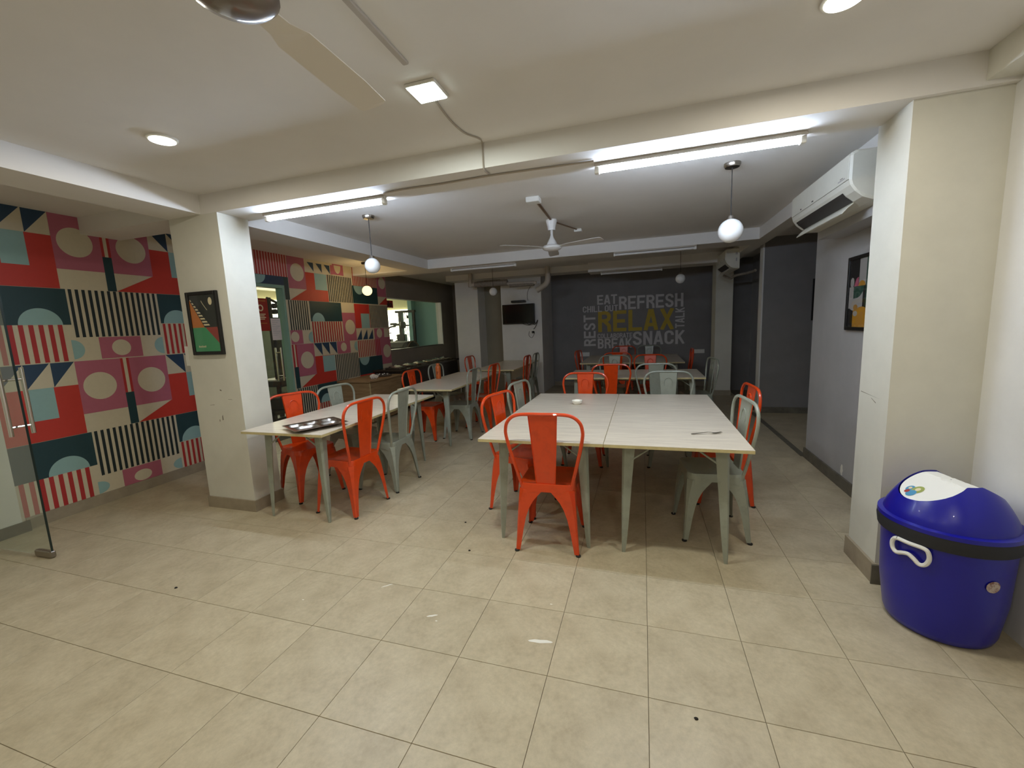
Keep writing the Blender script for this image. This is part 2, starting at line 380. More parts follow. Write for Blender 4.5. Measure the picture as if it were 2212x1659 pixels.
# panel A: the mural of the entrance bay, module 0.76 wide by 1.292 high
for q in (-1, 0, 1):
    o = 1.292 * q
    a0, a1, a2 = 0.695 + o, 0.866 + o, 1.347 + o
    if a2 > V0 and a0 < HC:
        # left block
        R(1.63, 2.393, a0, 1.14 + o, 'red'); R(2.063, 2.226, 0.872 + o, 1.14 + o, 'aqua')
        for u in (1.898, 2.063, 2.232):
            if a2 < HC + .1 and u > 1.87: pm.poly([(u, min(a2, HC)), (min(u + 0.163, 2.392), min(a2, HC)), (u, 1.14 + o)], 'navy')
        # middle block
        R(2.393, 3.147, a1, a2, 'pink')
        for u in (2.552, 2.985):
            if 1.107 + o + .13 < HC: pm.disc(u, 1.107 + o, 0.127, 'cream')
        R(2.738, 2.81, 1.01 + o, a2, 'sred'); R(2.76, 2.788, 1.01 + o, a2, 'cream'); R(2.738, 2.81, a0, 1.01 + o, 'teal')
        pm.poly([(2.81, a0), (3.39, a0), (3.39, a1), (3.142, a1)], 'red')
        # right block
        R(3.147, 3.332, a0, 1.14 + o, 'red'); R(3.332, 3.9, a0, 1.14 + o, 'red'); R(3.332, 3.50, 0.875 + o, 1.14 + o, 'aqua')
        for u in (3.15, 3.333, 3.50):
            if a2 < HC + .1: pm.poly([(u, min(a2, HC)), (u + 0.18, min(a2, HC)), (u + 0.18, 1.14 + o)], 'navy')
    b0, b1, b2 = 1.355 + o, 1.673 + o, 1.985 + o
    if b2 > V0 and b0 < HC:
        R(1.63, 2.423, b1, b2, 'teal')
        for u in (2.227,): 
            if b1 < HC: pm.disc(u, b1, 0.140, 'aqua', 0, PI)
        u = 1.898
        while u < 2.39:
            R(u, u + 0.031, b0, b1, 'sred'); u += 0.0615
        n = 15
        if 1.56 + o > V0:
            for k in range(n):
                R(2.440 + k * 0.0478, 2.440 + k * 0.0478 + 0.024, 1.56 + o, b2, 'black')
        elif b2 > V0:
            for k in range(n): R(2.440 + k * 0.0478, 2.440 + k * 0.0478 + 0.024, V0, b2, 'black')
        R(2.60, 2.944, b0, 1.555 + o, 'pink')
        if b0 + .09 > V0 or True:
            vv = 1.452 + o
            if vv > 0.13: 
                r0 = min(0.076, vv - V0 - .005)
                pm.disc(2.77, vv, 0.078, 'cream', rv=r0)
                pm.disc(2.40, vv, 0.086, 'aqua', -PI / 2, PI / 2, rv=min(.086, vv - V0 - .003)); pm.disc(3.147, vv, 0.086, 'aqua', PI / 2, 3 * PI / 2, rv=min(.086, vv - V0 - .003))
        R(3.155, 3.9, 1.68 + o, b2, 'teal'); 
        if 1.68 + o > V0: pm.disc(3.325, 1.68 + o, 0.14, 'aqua', 0, PI)
        u = 3.168
        while u < 3.85:
            R(u, u + 0.026, b0, 1.675 + o, 'sred'); u += 0.0525
# lowest stripes run to the skirting
# panel B: beyond the gym door
def tri_dn(u, w, v0, v1, c='navy'): pm.poly([(u, v1), (u + w, v1), (u + w, v0)], c)
def tri_up(u, w, v0, v1, c='navy'): pm.poly([(u, v0), (u + w, v0), (u + w, v1)], c)
R(3.9, 4.905, 2.32, HC, 'blush')
u = 3.91
while u < 4.9: R(u, u + 0.022, 2.32, HC, 'sred'); u += 0.044
R(3.9, 4.905, 2.20, 2.32, 'navy'); pm.disc(4.40, 2.316, 0.13, 'aqua', PI, 2 * PI, rv=0.116)
R(4.83, 4.91, 2.003, 2.32, 'teal')
R(4.915, 5.246, 2.17, HC, 'pink'); pm.disc(5.095, 2.408, 0.128, 'cream')
pm.poly([(4.915, 2.003), (5.70, 2.003), (5.70, 2.43), (5.246, 2.43), (5.246, 2.17)], 'red')
R(5.43, 5.695, 2.18, 2.432, 'aqua')
for u in (5.305, 5.482, 5.66): tri_dn(u, 0.125, 2.452, 2.585)
u = 5.712
while u < 6.28: R(u, u + 0.022, 2.01, 2.437, 'black'); u += 0.0425
R(5.80, 5.85, 2.45, 2.6, 'pink'); R(5.85, 6.11, 2.455, HC, 'pink'); pm.disc(5.97, HC - .02, 0.08, 'cream', PI, 2 * PI, rv=.13)
u = 6.335
while u < 7.03: R(u, u + 0.022, 2.315, HC, 'sred'); u += 0.044
R(6.30, 7.03, 2.01, 2.315, 'teal'); pm.disc(6.49, 2.313, 0.145, 'aqua', PI, 2 * PI)
R(7.03, 7.32, 2.16, HC, 'pink'); pm.disc(7.2, 2.42, .11, 'cream')
pm.poly([(7.06, 2.01), (7.325, 2.01), (7.325, 2.16)], 'red')
# second tier
u = 4.868
while u < 5.25: R(u, u + 0.021, 1.565, 2.0, 'black'); u += 0.0425
R(5.268, 5.975, 1.694, 2.0, 'teal'); pm.disc(5.43, 1.694, 0.133, 'aqua', 0, PI)
R(5.975, 6.31, 1.36, 1.838, 'pink'); pm.disc(6.16, 1.594, 0.127, 'cream')
R(6.31, 6.735, 1.57, 1.998, 'red'); R(6.475, 6.72, 1.568, 1.83, 'aqua')
u = 6.75
while u < 7.31: R(u, u + 0.021, 1.567, 1.99, 'black'); u += 0.0425
u = 5.283
while u < 5.96: R(u, u + 0.026, 1.365, 1.69, 'sred'); u += 0.0525
for u in (6.311, 6.475, 6.64): tri_up(u, 0.145, 1.365, 1.545)
R(6.83, 7.33, 0.86, 1.558, 'pink'); pm.disc(6.99, 1.465, 0.088, 'cream'); R(7.14, 7.32, 1.38, 1.55, 'cream')
R(4.846, 5.07, 1.365, 1.567, 'pink'); pm.disc(4.925, 1.47, 0.076, 'cream')
pm.disc(5.268, 1.455, 0.085, 'aqua', PI / 2, 3 * PI / 2)
u = 6.325
while u < 6.99: R(u, u + 0.024, 1.05, 1.35, 'sred'); u += 0.0525
# third tier
for u in (5.275, 5.44, 5.61): tri_dn(u, 0.163, 1.16, 1.358)
R(5.785, 6.112, 1.155, 1.36, 'pink'); pm.disc(5.945, 1.262, 0.073, 'cream'); pm.disc(6.305, 1.258, 0.085, 'aqua', PI / 2, 3 * PI / 2)
R(4.84, 5.268, 0.882, 1.36, 'pink'); pm.disc(5.11, 1.115, 0.128, 'cream')
R(4.846, 4.925, 1.03, 1.358, 'sred'); R(4.872, 4.90, 1.03, 1.358, 'cream'); R(4.846, 4.925, 0.715, 1.03, 'teal')
pm.poly([(4.945, 0.718), (5.70, 0.718), (5.70, 1.155), (5.27, 1.155), (5.27, 0.882), (5.25, 0.882)], 'red')
R(5.43, 5.70, 0.895, 1.15, 'aqua')
u = 5.716
while u < 6.28: R(u, u + 0.021, 0.72, 1.148, 'black'); u += 0.0425
R(6.305, 7.012, 0.73, 1.04, 'teal'); pm.disc(6.475, 1.038, 0.14, 'aqua', PI, 2 * PI)
pm.disc(7.195, 1.108, 0.128, 'cream')
R(6.305, 7.02, 0.5, 0.73, 'red')
u = 4.868
while u < 5.26: R(u, u + 0.021, 0.3, 0.71, 'black'); u += 0.0425
R(5.275, 5.98, 0.42, 0.715, 'teal'); pm.disc(5.43, 0.42, .13, 'aqua', 0, PI)
u = 5.29
while u < 5.96: R(u, u + 0.026, 0.102, 0.42, 'sred'); u += 0.0525
R(4.84, 5.27, 0.102, 0.3, 'pink'); pm.disc(5.05, .2, .075, 'cream')
pm.m.build('mural', wall_left)

# ------------------------------------------------------------------ lettering on the slate wall
def text_mesh(txt, m, name, parent, u0, u1, v0, v1, to3, rot90=False, bold=0.045):
    cu = bpy.data.curves.new('txt', 'FONT'); cu.body = txt; cu.size = 1; cu.offset = bold; cu.resolution_u = 3
    ob = bpy.data.objects.new('txt', cu); C.objects.link(ob)
    dg = bpy.context.evaluated_depsgraph_get(); me = bpy.data.meshes.new_from_object(ob.evaluated_get(dg))
    bpy.data.objects.remove(ob, do_unlink=True)
    vs = [Vector(v.co) for v in me.vertices]
    if rot90: vs = [Vector((-v.y, v.x, 0)) for v in vs]
    xa, xb = min(v.x for v in vs), max(v.x for v in vs); ya, yb = min(v.y for v in vs), max(v.y for v in vs)
    for v, mv in zip(vs, me.vertices):
        mv.co = to3(u0 + (v.x - xa) / (xb - xa) * (u1 - u0), v0 + (v.y - ya) / (yb - ya) * (v1 - v0), 0.002)
    me.materials.clear(); me.materials.append(m); me.name = name
    o = bpy.data.objects.new(name, me); C.objects.link(o); o.parent = parent
    return o
# condensed bold capitals drawn as thick strokes (u across, v up, cell 0.56 wide, 1 high)
def arc_(cx, cy, rx, ry, a0, a1, n=8): return [(cx + rx * math.cos(math.radians(a0 + (a1 - a0) * i / n)), cy + ry * math.sin(math.radians(a0 + (a1 - a0) * i / n))) for i in range(n + 1)]
CW, SW = 0.56, 0.165
_l, _r, _b, _t, _m, _c = SW / 2, CW - SW / 2, SW / 2, 1 - SW / 2, 0.5, CW / 2
GLY = {
 'E': [[(_l, 0), (_l, 1)], [(0, _t), (CW, _t)], [(0, _m), (CW * .9, _m)], [(0, _b), (CW, _b)]],
 'F': [[(_l, 0), (_l, 1)], [(0, _t), (CW, _t)], [(0, _m), (CW * .9, _m)]],
 'A': [[(_l - .02, 0), (_c - .02, 1)], [(_r + .02, 0), (_c + .02, 1)], [(.12, .27), (CW - .12, .27)]],
 'T': [[(_c, 0), (_c, 1)], [(0, _t), (CW, _t)]],
 'L': [[(_l, 0), (_l, 1)], [(0, _b), (CW, _b)]],
 'H': [[(_l, 0), (_l, 1)], [(_r, 0), (_r, 1)], [(0, _m), (CW, _m)]],
 'I': [[(_l, 0), (_l, 1)]],
 'N': [[(_l, 0), (_l, 1)], [(_r, 0), (_r, 1)], [(_l, 1), (_r, 0)]],
 'K': [[(_l, 0), (_l, 1)], [(_l, .38), (_r + .01, 1)], [(.22, .56), (_r + .02, 0)]],
 'X': [[(_l - .01, 0), (_r + .01, 1)], [(_l - .01, 1), (_r + .01, 0)]],
 'O': [arc_(_c, _t - .205, _c - _l, .205, 0, 180) + arc_(_c, _b + .205, _c - _l, .205, 180, 360) + [(_r, _t - .205)]],
 'U': [[(_l, 1)] + arc_(_c, _b + .205, _c - _l, .205, 180, 360) + [(_r, 1)]],
 'C': [[(_r, .66)] + arc_(_c, _t - .205, _c - _l, .205, 0, 180) + arc_(_c, _b + .205, _c - _l, .205, 180, 360) + [(_r, .34)]],
 'S': [[(_r, .70)] + arc_(_c, _t - .19, _c - _l, .19, 0, 180) + [(_l + .03, .60), (_c, .5), (_r - .03, .40)] + arc_(_c, _b + .19, _c - _l, .19, 360, 180) + [(_l, .30)]],
 'R': [[(_l, 0), (_l, 1)], [(0, _t), (_c, _t)] + arc_(_c + .03, _t - .19, _r - _c - .03, .19, 90, -90) + [(0, _t - .38)], [(_c + .02, _m), (_r - .01, .30), (_r + .01, 0)]],
 'B': [[(_l, 0), (_l, 1)], [(0, _t), (_c, _t)] + arc_(_c + .02, _t - .19, _r - _c - .04, .19, 90, -90) + [(0, _t - .38)], [(0, _m), (_c, _m + .04)] + arc_(_c + .02, _b + .22, _r - _c - .02, .22, 90, -90) + [(0, _b)]],
}
def stroke_word(txt, m, name, parent, u0, u1, v0, v1, to3, rot90=False):
    polys = []; x = 0.0
    for ch in txt:
        if ch == ' ': x += 0.30; continue
        for pl_ in GLY[ch]:
            n = len(pl_); L, Rr_ = [], []
            for i, (px_, py_) in enumerate(pl_):
                a, b_ = pl_[max(i - 1, 0)], pl_[min(i + 1, n - 1)]
                dx, dy = b_[0] - a[0], b_[1] - a[1]; d = math.hypot(dx, dy) or 1
                nx, ny = -dy / d * SW / 2, dx / d * SW / 2
                L.append((x + px_ + nx, py_ + ny)); Rr_.append((x + px_ - nx, py_ - ny))
            for i in range(n - 1): polys.append([L[i], L[i + 1], Rr_[i + 1], Rr_[i]])
        x += (SW if ch == 'I' else CW) + 0.085
    W_ = x - 0.085; mb = MB()
    for kq, q in enumerate(polys):
        pts = []
        for (u, v) in q:
            u, v = max(0, min(W_, u)) / W_, max(0, min(1, v))
            if rot90: u, v = 1 - v, u
            pts.append(to3(u0 + u * (u1 - u0), v0 + v * (v1 - v0), 0.002 + 0.00012 * kq))
        mb.add(pts, [(0, 1, 2, 3)], m)
    return mb.build(name, parent)
tb = lambda u, v, d: (u, 10.0 - d, v)
for (t, c, u0, u1, v0, v1, r9) in (('EAT', 'letter', -1.004, -0.556, 1.893, 2.108, 0), ('REFRESH', 'letter', -0.515, 0.852, 1.755, 2.05, 0), ('CHILL OUT', 'letter', -1.34, -0.536, 1.728, 1.87, 0),
        ('RELAX', 'gold', -0.99, 0.668, 1.262, 1.738, 0), ('REST', 'letter', -1.325, -1.05, 0.942, 1.664, 1), ('TALK', 'letter', 0.69, 0.882, 1.29, 1.736, 1),
        ('COLLABORATE', 'letter', -1.005, -0.222, 1.115, 1.224, 0), ('BREAK', 'letter', -1.003, -0.235, 0.878, 1.106, 0), ('SNACK', 'letter', -0.212, 0.892, 0.938, 1.246, 0)):
    o = stroke_word(t, P[c], 'painted_word', wall_back, u0, u1, v0, v1, tb, bool(r9))
    o['label'] = ('yellow' if c == 'gold' else 'pale grey') + ' painted word ' + t

# ------------------------------------------------------------------ glass entrance door (door_1) at the left edge
d1 = thing('door_1', 'clear glass entrance door at the left edge', None, (-4.005, 1.663, 0), math.radians(2)); tag(d1, kind='structure')
m = MB(); m.box(-0.78, 0, -0.006, 0.006, 0.012, 2.35, door_glass); m.build('glass_leaf', d1)
m = MB(); m.box(0.0, 0.003, -0.006, 0.006, 0.012, 2.35, mat('dark_glass_edge', rgb(18, 36, 32), 0.3)); m.build('glass_edge', d1)
m = MB(); m.bbox(-0.165, 0.008, -0.017, 0.017, 0.003, 0.052, dark_steel, 0.006); m.build('patch_fitting', d1)
h = MB()
for yy in (-0.055, 0.055):
    h.tube([(-0.05, yy, 0.90), (-0.05, yy, 1.36)], 0.0125, chrome, 10)
for zz in (0.96, 1.28): h.tube([(-0.05, -0.055, zz), (-0.05, 0.055, zz)], 0.008, chrome, 8)
h.build('handle', d1)
# gym door (door_2): glass leaf in a pale teal frame
d2 = thing('door_2', 'glass gym door with steel pull handle', None, (-4.93, 4.8, 0)); tag(d2, kind='structure')
m = MB(); m.box(-0.05, 0.075, 0.0, 0.04, 0, 2.20, teal_edge); m.box(-0.05, 0.075, -0.9, 0.0, 2.16, 2.20, teal_edge); m.build('door_frame', d2)
m = MB(); m.box(-0.006, 0.006, -0.88, -0.01, 0.01, 2.15, pane_glass); m.build('glass_leaf', d2)
h = MB()
for yy, xx in ((-0.125, 0.05), (-0.125, -0.05)):
    h.tube([(xx, yy, 0.86), (xx, yy, 1.33)], 0.014, chrome, 10)
for zz in (0.93, 1.26): h.tube([(-0.05, -0.125, zz), (0.05, -0.125, zz)], 0.009, chrome, 8)
h.build('handle', d2)
# gym window
w1 = thing('window_1', 'internal gym window in the taupe wall', None, (-4.93, 7.33, 1.10)); tag(w1, kind='structure')
m = MB(); m.box(-0.005, 0.005, 0, 2.37, 0, 1.05, pane_glass); m.build('pane', w1)
m = MB(); m.box(-0.06, 0.085, 2.34, 2.37, 0, 1.05, white_wall); m.box(-0.07, 0.082, 0, 2.37, 0, 0.014, wood_dark); m.box(-0.06, 0.02, 0, 0.02, 0, 1.05, white_wall); m.build('window_frame', w1)

# ------------------------------------------------------------------ gym room behind the left wall
m = MB(); m.box(-9.1, -5.0, 3.4, 10.7, -0.12, 0, gym_floor); struct('floor_gym', m)
sbox('wall_gym_left', -9.1, -9.0, 3.4, 10.7, 0, HC, gym_wall)
sbox('wall_gym_front', -9.0, -5.0, 3.4, 3.5, 0, HC, gym_wall)
gb = MB(); gb.box(-9.0, -5.0, 10.6, 10.7, 0, HC, gym_wall); struct('wall_gym_back', gb)
sbox('wall_gym_teal', -5.72, -5.0, 9.9, 10.6, 0, HC, teal_wall, 'teal wall seen through the gym window')
sbox('wall_gym_corner', -5.83, -5.72, 9.72, 10.6, 0, HC, teal_wall)
# daylit windows of the gym
for k, (x0, x1, y0, y1, z0, z1) in enumerate(((-8.6, -5.95, 10.56, 10.6, 0.95, 2.08), (-9.0, -8.96, 5.4, 10.2, 1.72, 2.40), (-8.9, -8.88, 7.6, 7.85, 0.9, 1.5))):
    q = thing('window_%d' % (k + 2), 'bright daylit window of the gym', None, (x0, y0, z0)); tag(q, kind='structure')
    mm = MB(); mm.box(0, x1 - x0, 0, y1 - y0, 0, z1 - z0, daylight); mm.build('pane', q)
    fr = MB()
    if x1 - x0 > 1:
        for f in (0.0, 0.985): fr.box((x1 - x0) * f, (x1 - x0) * f + .04, -0.02, 0, 0, z1 - z0, gym_wall)
    else:
        for f in (0.0, 0.25, 0.5, 0.75, 0.99): fr.box(0, x1 - x0 + .02, (y1 - y0) * f, (y1 - y0) * f + .05, 0, z1 - z0, gym_wall)
    fr.build('window_frame', q)
sbox('wall_gym_dark', -8.95, -8.9, 4.4, 9.9, 0, 1.72, gym_dark)

# ================================================================== CEILING FITTINGS
def tube_light(name, label, x0, x1, y, z, lit, group=None, rot=0.0):
    L = x1 - x0
    t = thing(name, label, 'tube light', ((x0 + x1) / 2, y, z), rot, group)
    m = MB(); m.bbox(-L / 2, L / 2, -0.022, 0.018, -0.018, 0.0, white_plastic, 0.004); m.bbox(-L / 2, L / 2, -0.034, -0.022, -0.022, 0.0, conduit_m, 0.003); m.build('batten', t)
    for sx in (-1, 1):
        e = MB(); e.bbox(sx * (L / 2) - (0.03 if sx > 0 else 0), sx * (L / 2) + (0.0 if sx > 0 else 0.03), -0.02, 0.02, -0.058, -0.016, white_plastic, 0.004); e.build('end_cap', t)
    g_ = MB(); g_.tube([(-L / 2 + 0.03, 0, -0.038), (L / 2 - 0.03, 0, -0.038)], 0.016, tube_m if lit else tube_off, 12); g_.build('tube', t)
    return t
tube_light('tube_light', 'lit white tube on the pillar beam, right of centre', -0.288, 0.855, 2.835, HB, True)
tube_light('tube_light', 'lit white tube on the pillar beam beside the left pillar', -2.93, -1.80, 2.815, HB, True)
tube_light('tube_light', 'unlit tube on the second beam, left one above the pipes', -3.03, -1.90, 6.50, HB, False)
tube_light('tube_light', 'unlit tube on the second beam, right one near the white globe', -0.40, 0.70, 6.38, HB, False)
tube_light('tube_light', 'unlit tube at the top edge of the slate wall', -0.77, 0.35, 8.42, HB - 0.03, False)
def downlight(label, x, y, square):
    t = thing('ceiling_light', label, 'ceiling light', (x, y, HC))
    m = MB()
    if square:
        m.bbox(-0.078, 0.078, -0.078, 0.078, -0.016, 0, white_plastic, 0.004); m.build('housing', t)
        q = MB(); q.box(-0.068, 0.068, -0.068, 0.068, -0.02, -0.016, panel_m); q.build('diffuser', t)
        area('panel_light', (x, y, HC - 0.026), 0.13, DOWN_W['square'], (0.90, 0.98, 0.92))
    else:
        m.lathe([(0.074, 0), (0.074, -0.008), (0.064, -0.012)], white_plastic, 28); m.build('housing', t)
        q = MB(); q.lathe([(0.062, -0.011), (0.062, -0.014)], down_m, 28); q.build('diffuser', t)
        area('down_light', (x, y, HC - 0.02), 0.11, DOWN_W['round'], (1.0, 0.94, 0.80))
    return t
downlight('lit square panel on the near ceiling with cool glare', -0.978, 1.952, True)
downlight('lit round downlight on the near ceiling above the left side', -2.583, 1.836, False)
downlight('lit round downlight at the top edge of the picture', 0.696, 1.98, False)
for (x, y, nm) in ((-2.6, -0.3, 'to the left'), (0.5, -0.4, 'to the right'), (-1.0, -1.2, 'farthest back')):
    downlight('lit round downlight behind the camera, ' + nm, x, y, False)['group'] = 'downlights behind the camera'
# globe pendants
def pendant(label, x, y, z, r=0.082, lit=False):
    t = thing('pendant_lamp', label, 'pendant lamp', (x, y, HC))
    m = MB(); m.lathe([(0.0, 0), (0.058, 0), (0.058, -0.014), (0.05, -0.03), (0.0, -0.032)], dark_steel if not lit else wood_dark, 20); m.build('canopy', t)
    m = MB(); m.tube([(0, 0, -0.03), (0, 0, z - HC + r)], 0.0035, cable_d, 6); m.build('cord', t)
    m = MB(); m.lathe([(0.0, z - HC + r + 0.022), (0.022, z - HC + r + 0.02), (0.03, z - HC + r - 0.012), (0.0, z - HC + r - 0.014)], dark_steel, 16); m.build('lamp_holder', t)
    m = MB(); n = 14
    m.lathe([(r * math.sin(PI * k / n), z - HC - r * math.cos(PI * k / n)) for k in range(n + 1)], warm_m if lit else opal, 28); m.build('globe', t)
    if lit:
        l = bpy.data.lights.new('globe_light', 'POINT'); l.energy = WARM_W; l.color = (1.0, 0.70, 0.30); l.shadow_soft_size = r + 0.012
        lo = bpy.data.objects.new('globe_light', l); lo.location = (x, y, z); C.objects.link(lo)
    return t
pendant('unlit white globe pendant left of the fan, over the left tables', -2.57, 3.688, 2.149, 0.075)
pendant('large unlit white globe pendant at the right near the air conditioner', 0.637, 3.654, 2.142, 0.087)
pendant('lit warm yellow globe pendant in front of the mural', -4.35, 6.035, 2.172, 0.08, True)
pendant('small unlit white globe pendant before the beige niche', -2.66, 7.5, 2.141, 0.075)
pendant('dim unlit globe pendant before the slate wall', 0.59, 7.5, 2.141, 0.077)
# ceiling fans
def fan(label, x, y, angs, body, blade_m):
    t = thing('ceiling_fan', label, 'ceiling fan', (x, y, HC))
    m = MB(); m.lathe([(0.0, 0), (0.058, 0), (0.06, -0.02), (0.045, -0.07), (0.04, -0.11), (0.0, -0.112)], body, 22); m.build('canopy', t)
    m = MB(); m.lathe([(0.014, -0.11), (0.013, -0.16), (0.022, -0.19), (0.04, -0.22), (0.055, -0.25), (0.055, -0.262), (0.0, -0.263)], body, 18); m.build('down_rod', t)
    m = MB(); m.lathe([(0.0, -0.262), (0.06, -0.263), (0.088, -0.272), (0.10, -0.282), (0.096, -0.289), (0.104, -0.296), (0.104, -0.304), (0.09, -0.316), (0.06, -0.326), (0.03, -0.331), (0.0, -0.332)], body, 30); m.build('motor', t)
    b = MB(); L = []
    for (r, w, zz) in ((0.09, 0.03, -0.292), (0.15, 0.034, -0.292), (0.20, 0.055, -0.290), (0.45, 0.062, -0.288), (0.585, 0.056, -0.287), (0.60, 0.04, -0.287)):
        L.append([(r, -w, zz + 0.006), (r, w, zz - 0.006), (r, w, zz - 0.008), (r, -w, zz + 0.003)])
    b.loft(L, blade_m, caps=True); b0 = b.build('blade', t, rot=(0, 0, angs[0]))
    for a in angs[1:]:
        c = b0.copy(); C.objects.link(c); c.rotation_euler = (0, 0, a)
    return t
fan('white ceiling fan in the middle of the dining area', -0.954, 4.70, [math.radians(a) for a in (-21, 99, 219)], ivory, ivory)
fan('grey brown ceiling fan cut off by the top edge of the picture', -0.945, 0.885, [math.radians(a) for a in (92, 212, 332)], fan_brown, mat('fan_blade', rgb(226, 220, 210), 0.5))
# wiring boxes and cables on the ceiling
m = MB(); m.bbox(-0.06, 0.06, -0.05, 0.05, -0.045, 0, white_plastic, 0.004); o = m.build('junction_box', loc=(-0.935, 3.83, HC)); tag(o, 'larger white junction box on the ceiling before the white fan', 'junction box')
m = MB(); m.bbox(-0.045, 0.045, -0.04, 0.04, -0.035, 0, white_plastic, 0.004); o = m.build('junction_box', loc=(-0.75, 5.3, HC)); tag(o, 'smaller white junction box on the ceiling just behind the white fan', 'junction box')
m = MB(); m.tube([(-0.935, 3.88, HC - 0.008), (-0.955, 4.65, HC - 0.008)], 0.008, gold_cord, 6); m.tube([(-0.915, 3.88, HC - 0.008), (-0.945, 4.65, HC - 0.008)], 0.006, gold_cord, 6); m.tube([(-0.94, 4.76, HC - 0.008), (-0.76, 5.27, HC - 0.008)], 0.008, gold_cord, 6)
tag(m.build('flex_cable'), 'brown flex along the ceiling through the white fan', 'cable')
m = MB(); m.bbox(-0.975, -0.948, 0.5, 1.74, HC - 0.012, HC, conduit_m, 0.003); tag(m.build('conduit'), 'flat beige conduit on the ceiling running to the square panel', 'conduit')
m = MB(); m.tube(spline([(-0.98, 2.03, HC - 0.006), (-1.0, 2.25, HC - 0.006), (-0.99, 2.42, HC - 0.006), (-0.94, 2.52, HC - 0.006), (-0.945, 2.592, HC - 0.008), (-0.945, 2.594, HB - 0.002), (-0.945, 2.70, HB - 0.005)], 6), 0.005, cable_w, 6)
tag(m.build('lamp_cable'), 'thin cable from the square panel down the pillar beam', 'cable')
m = MB(); m.tube(spline([(-1.765, 2.74, HB - 0.008), (-1.6, 2.72, HB - 0.008), (-1.3, 2.73, HB - 0.008), (-0.95, 2.72, HB - 0.008), (-0.6, 2.735, HB - 0.008), (-0.285, 2.745, HB - 0.008)], 6), 0.006, cable_w, 6)
tag(m.build('tube_cable'), 'thin cable along the pillar beam between the two lit tubes', 'cable')

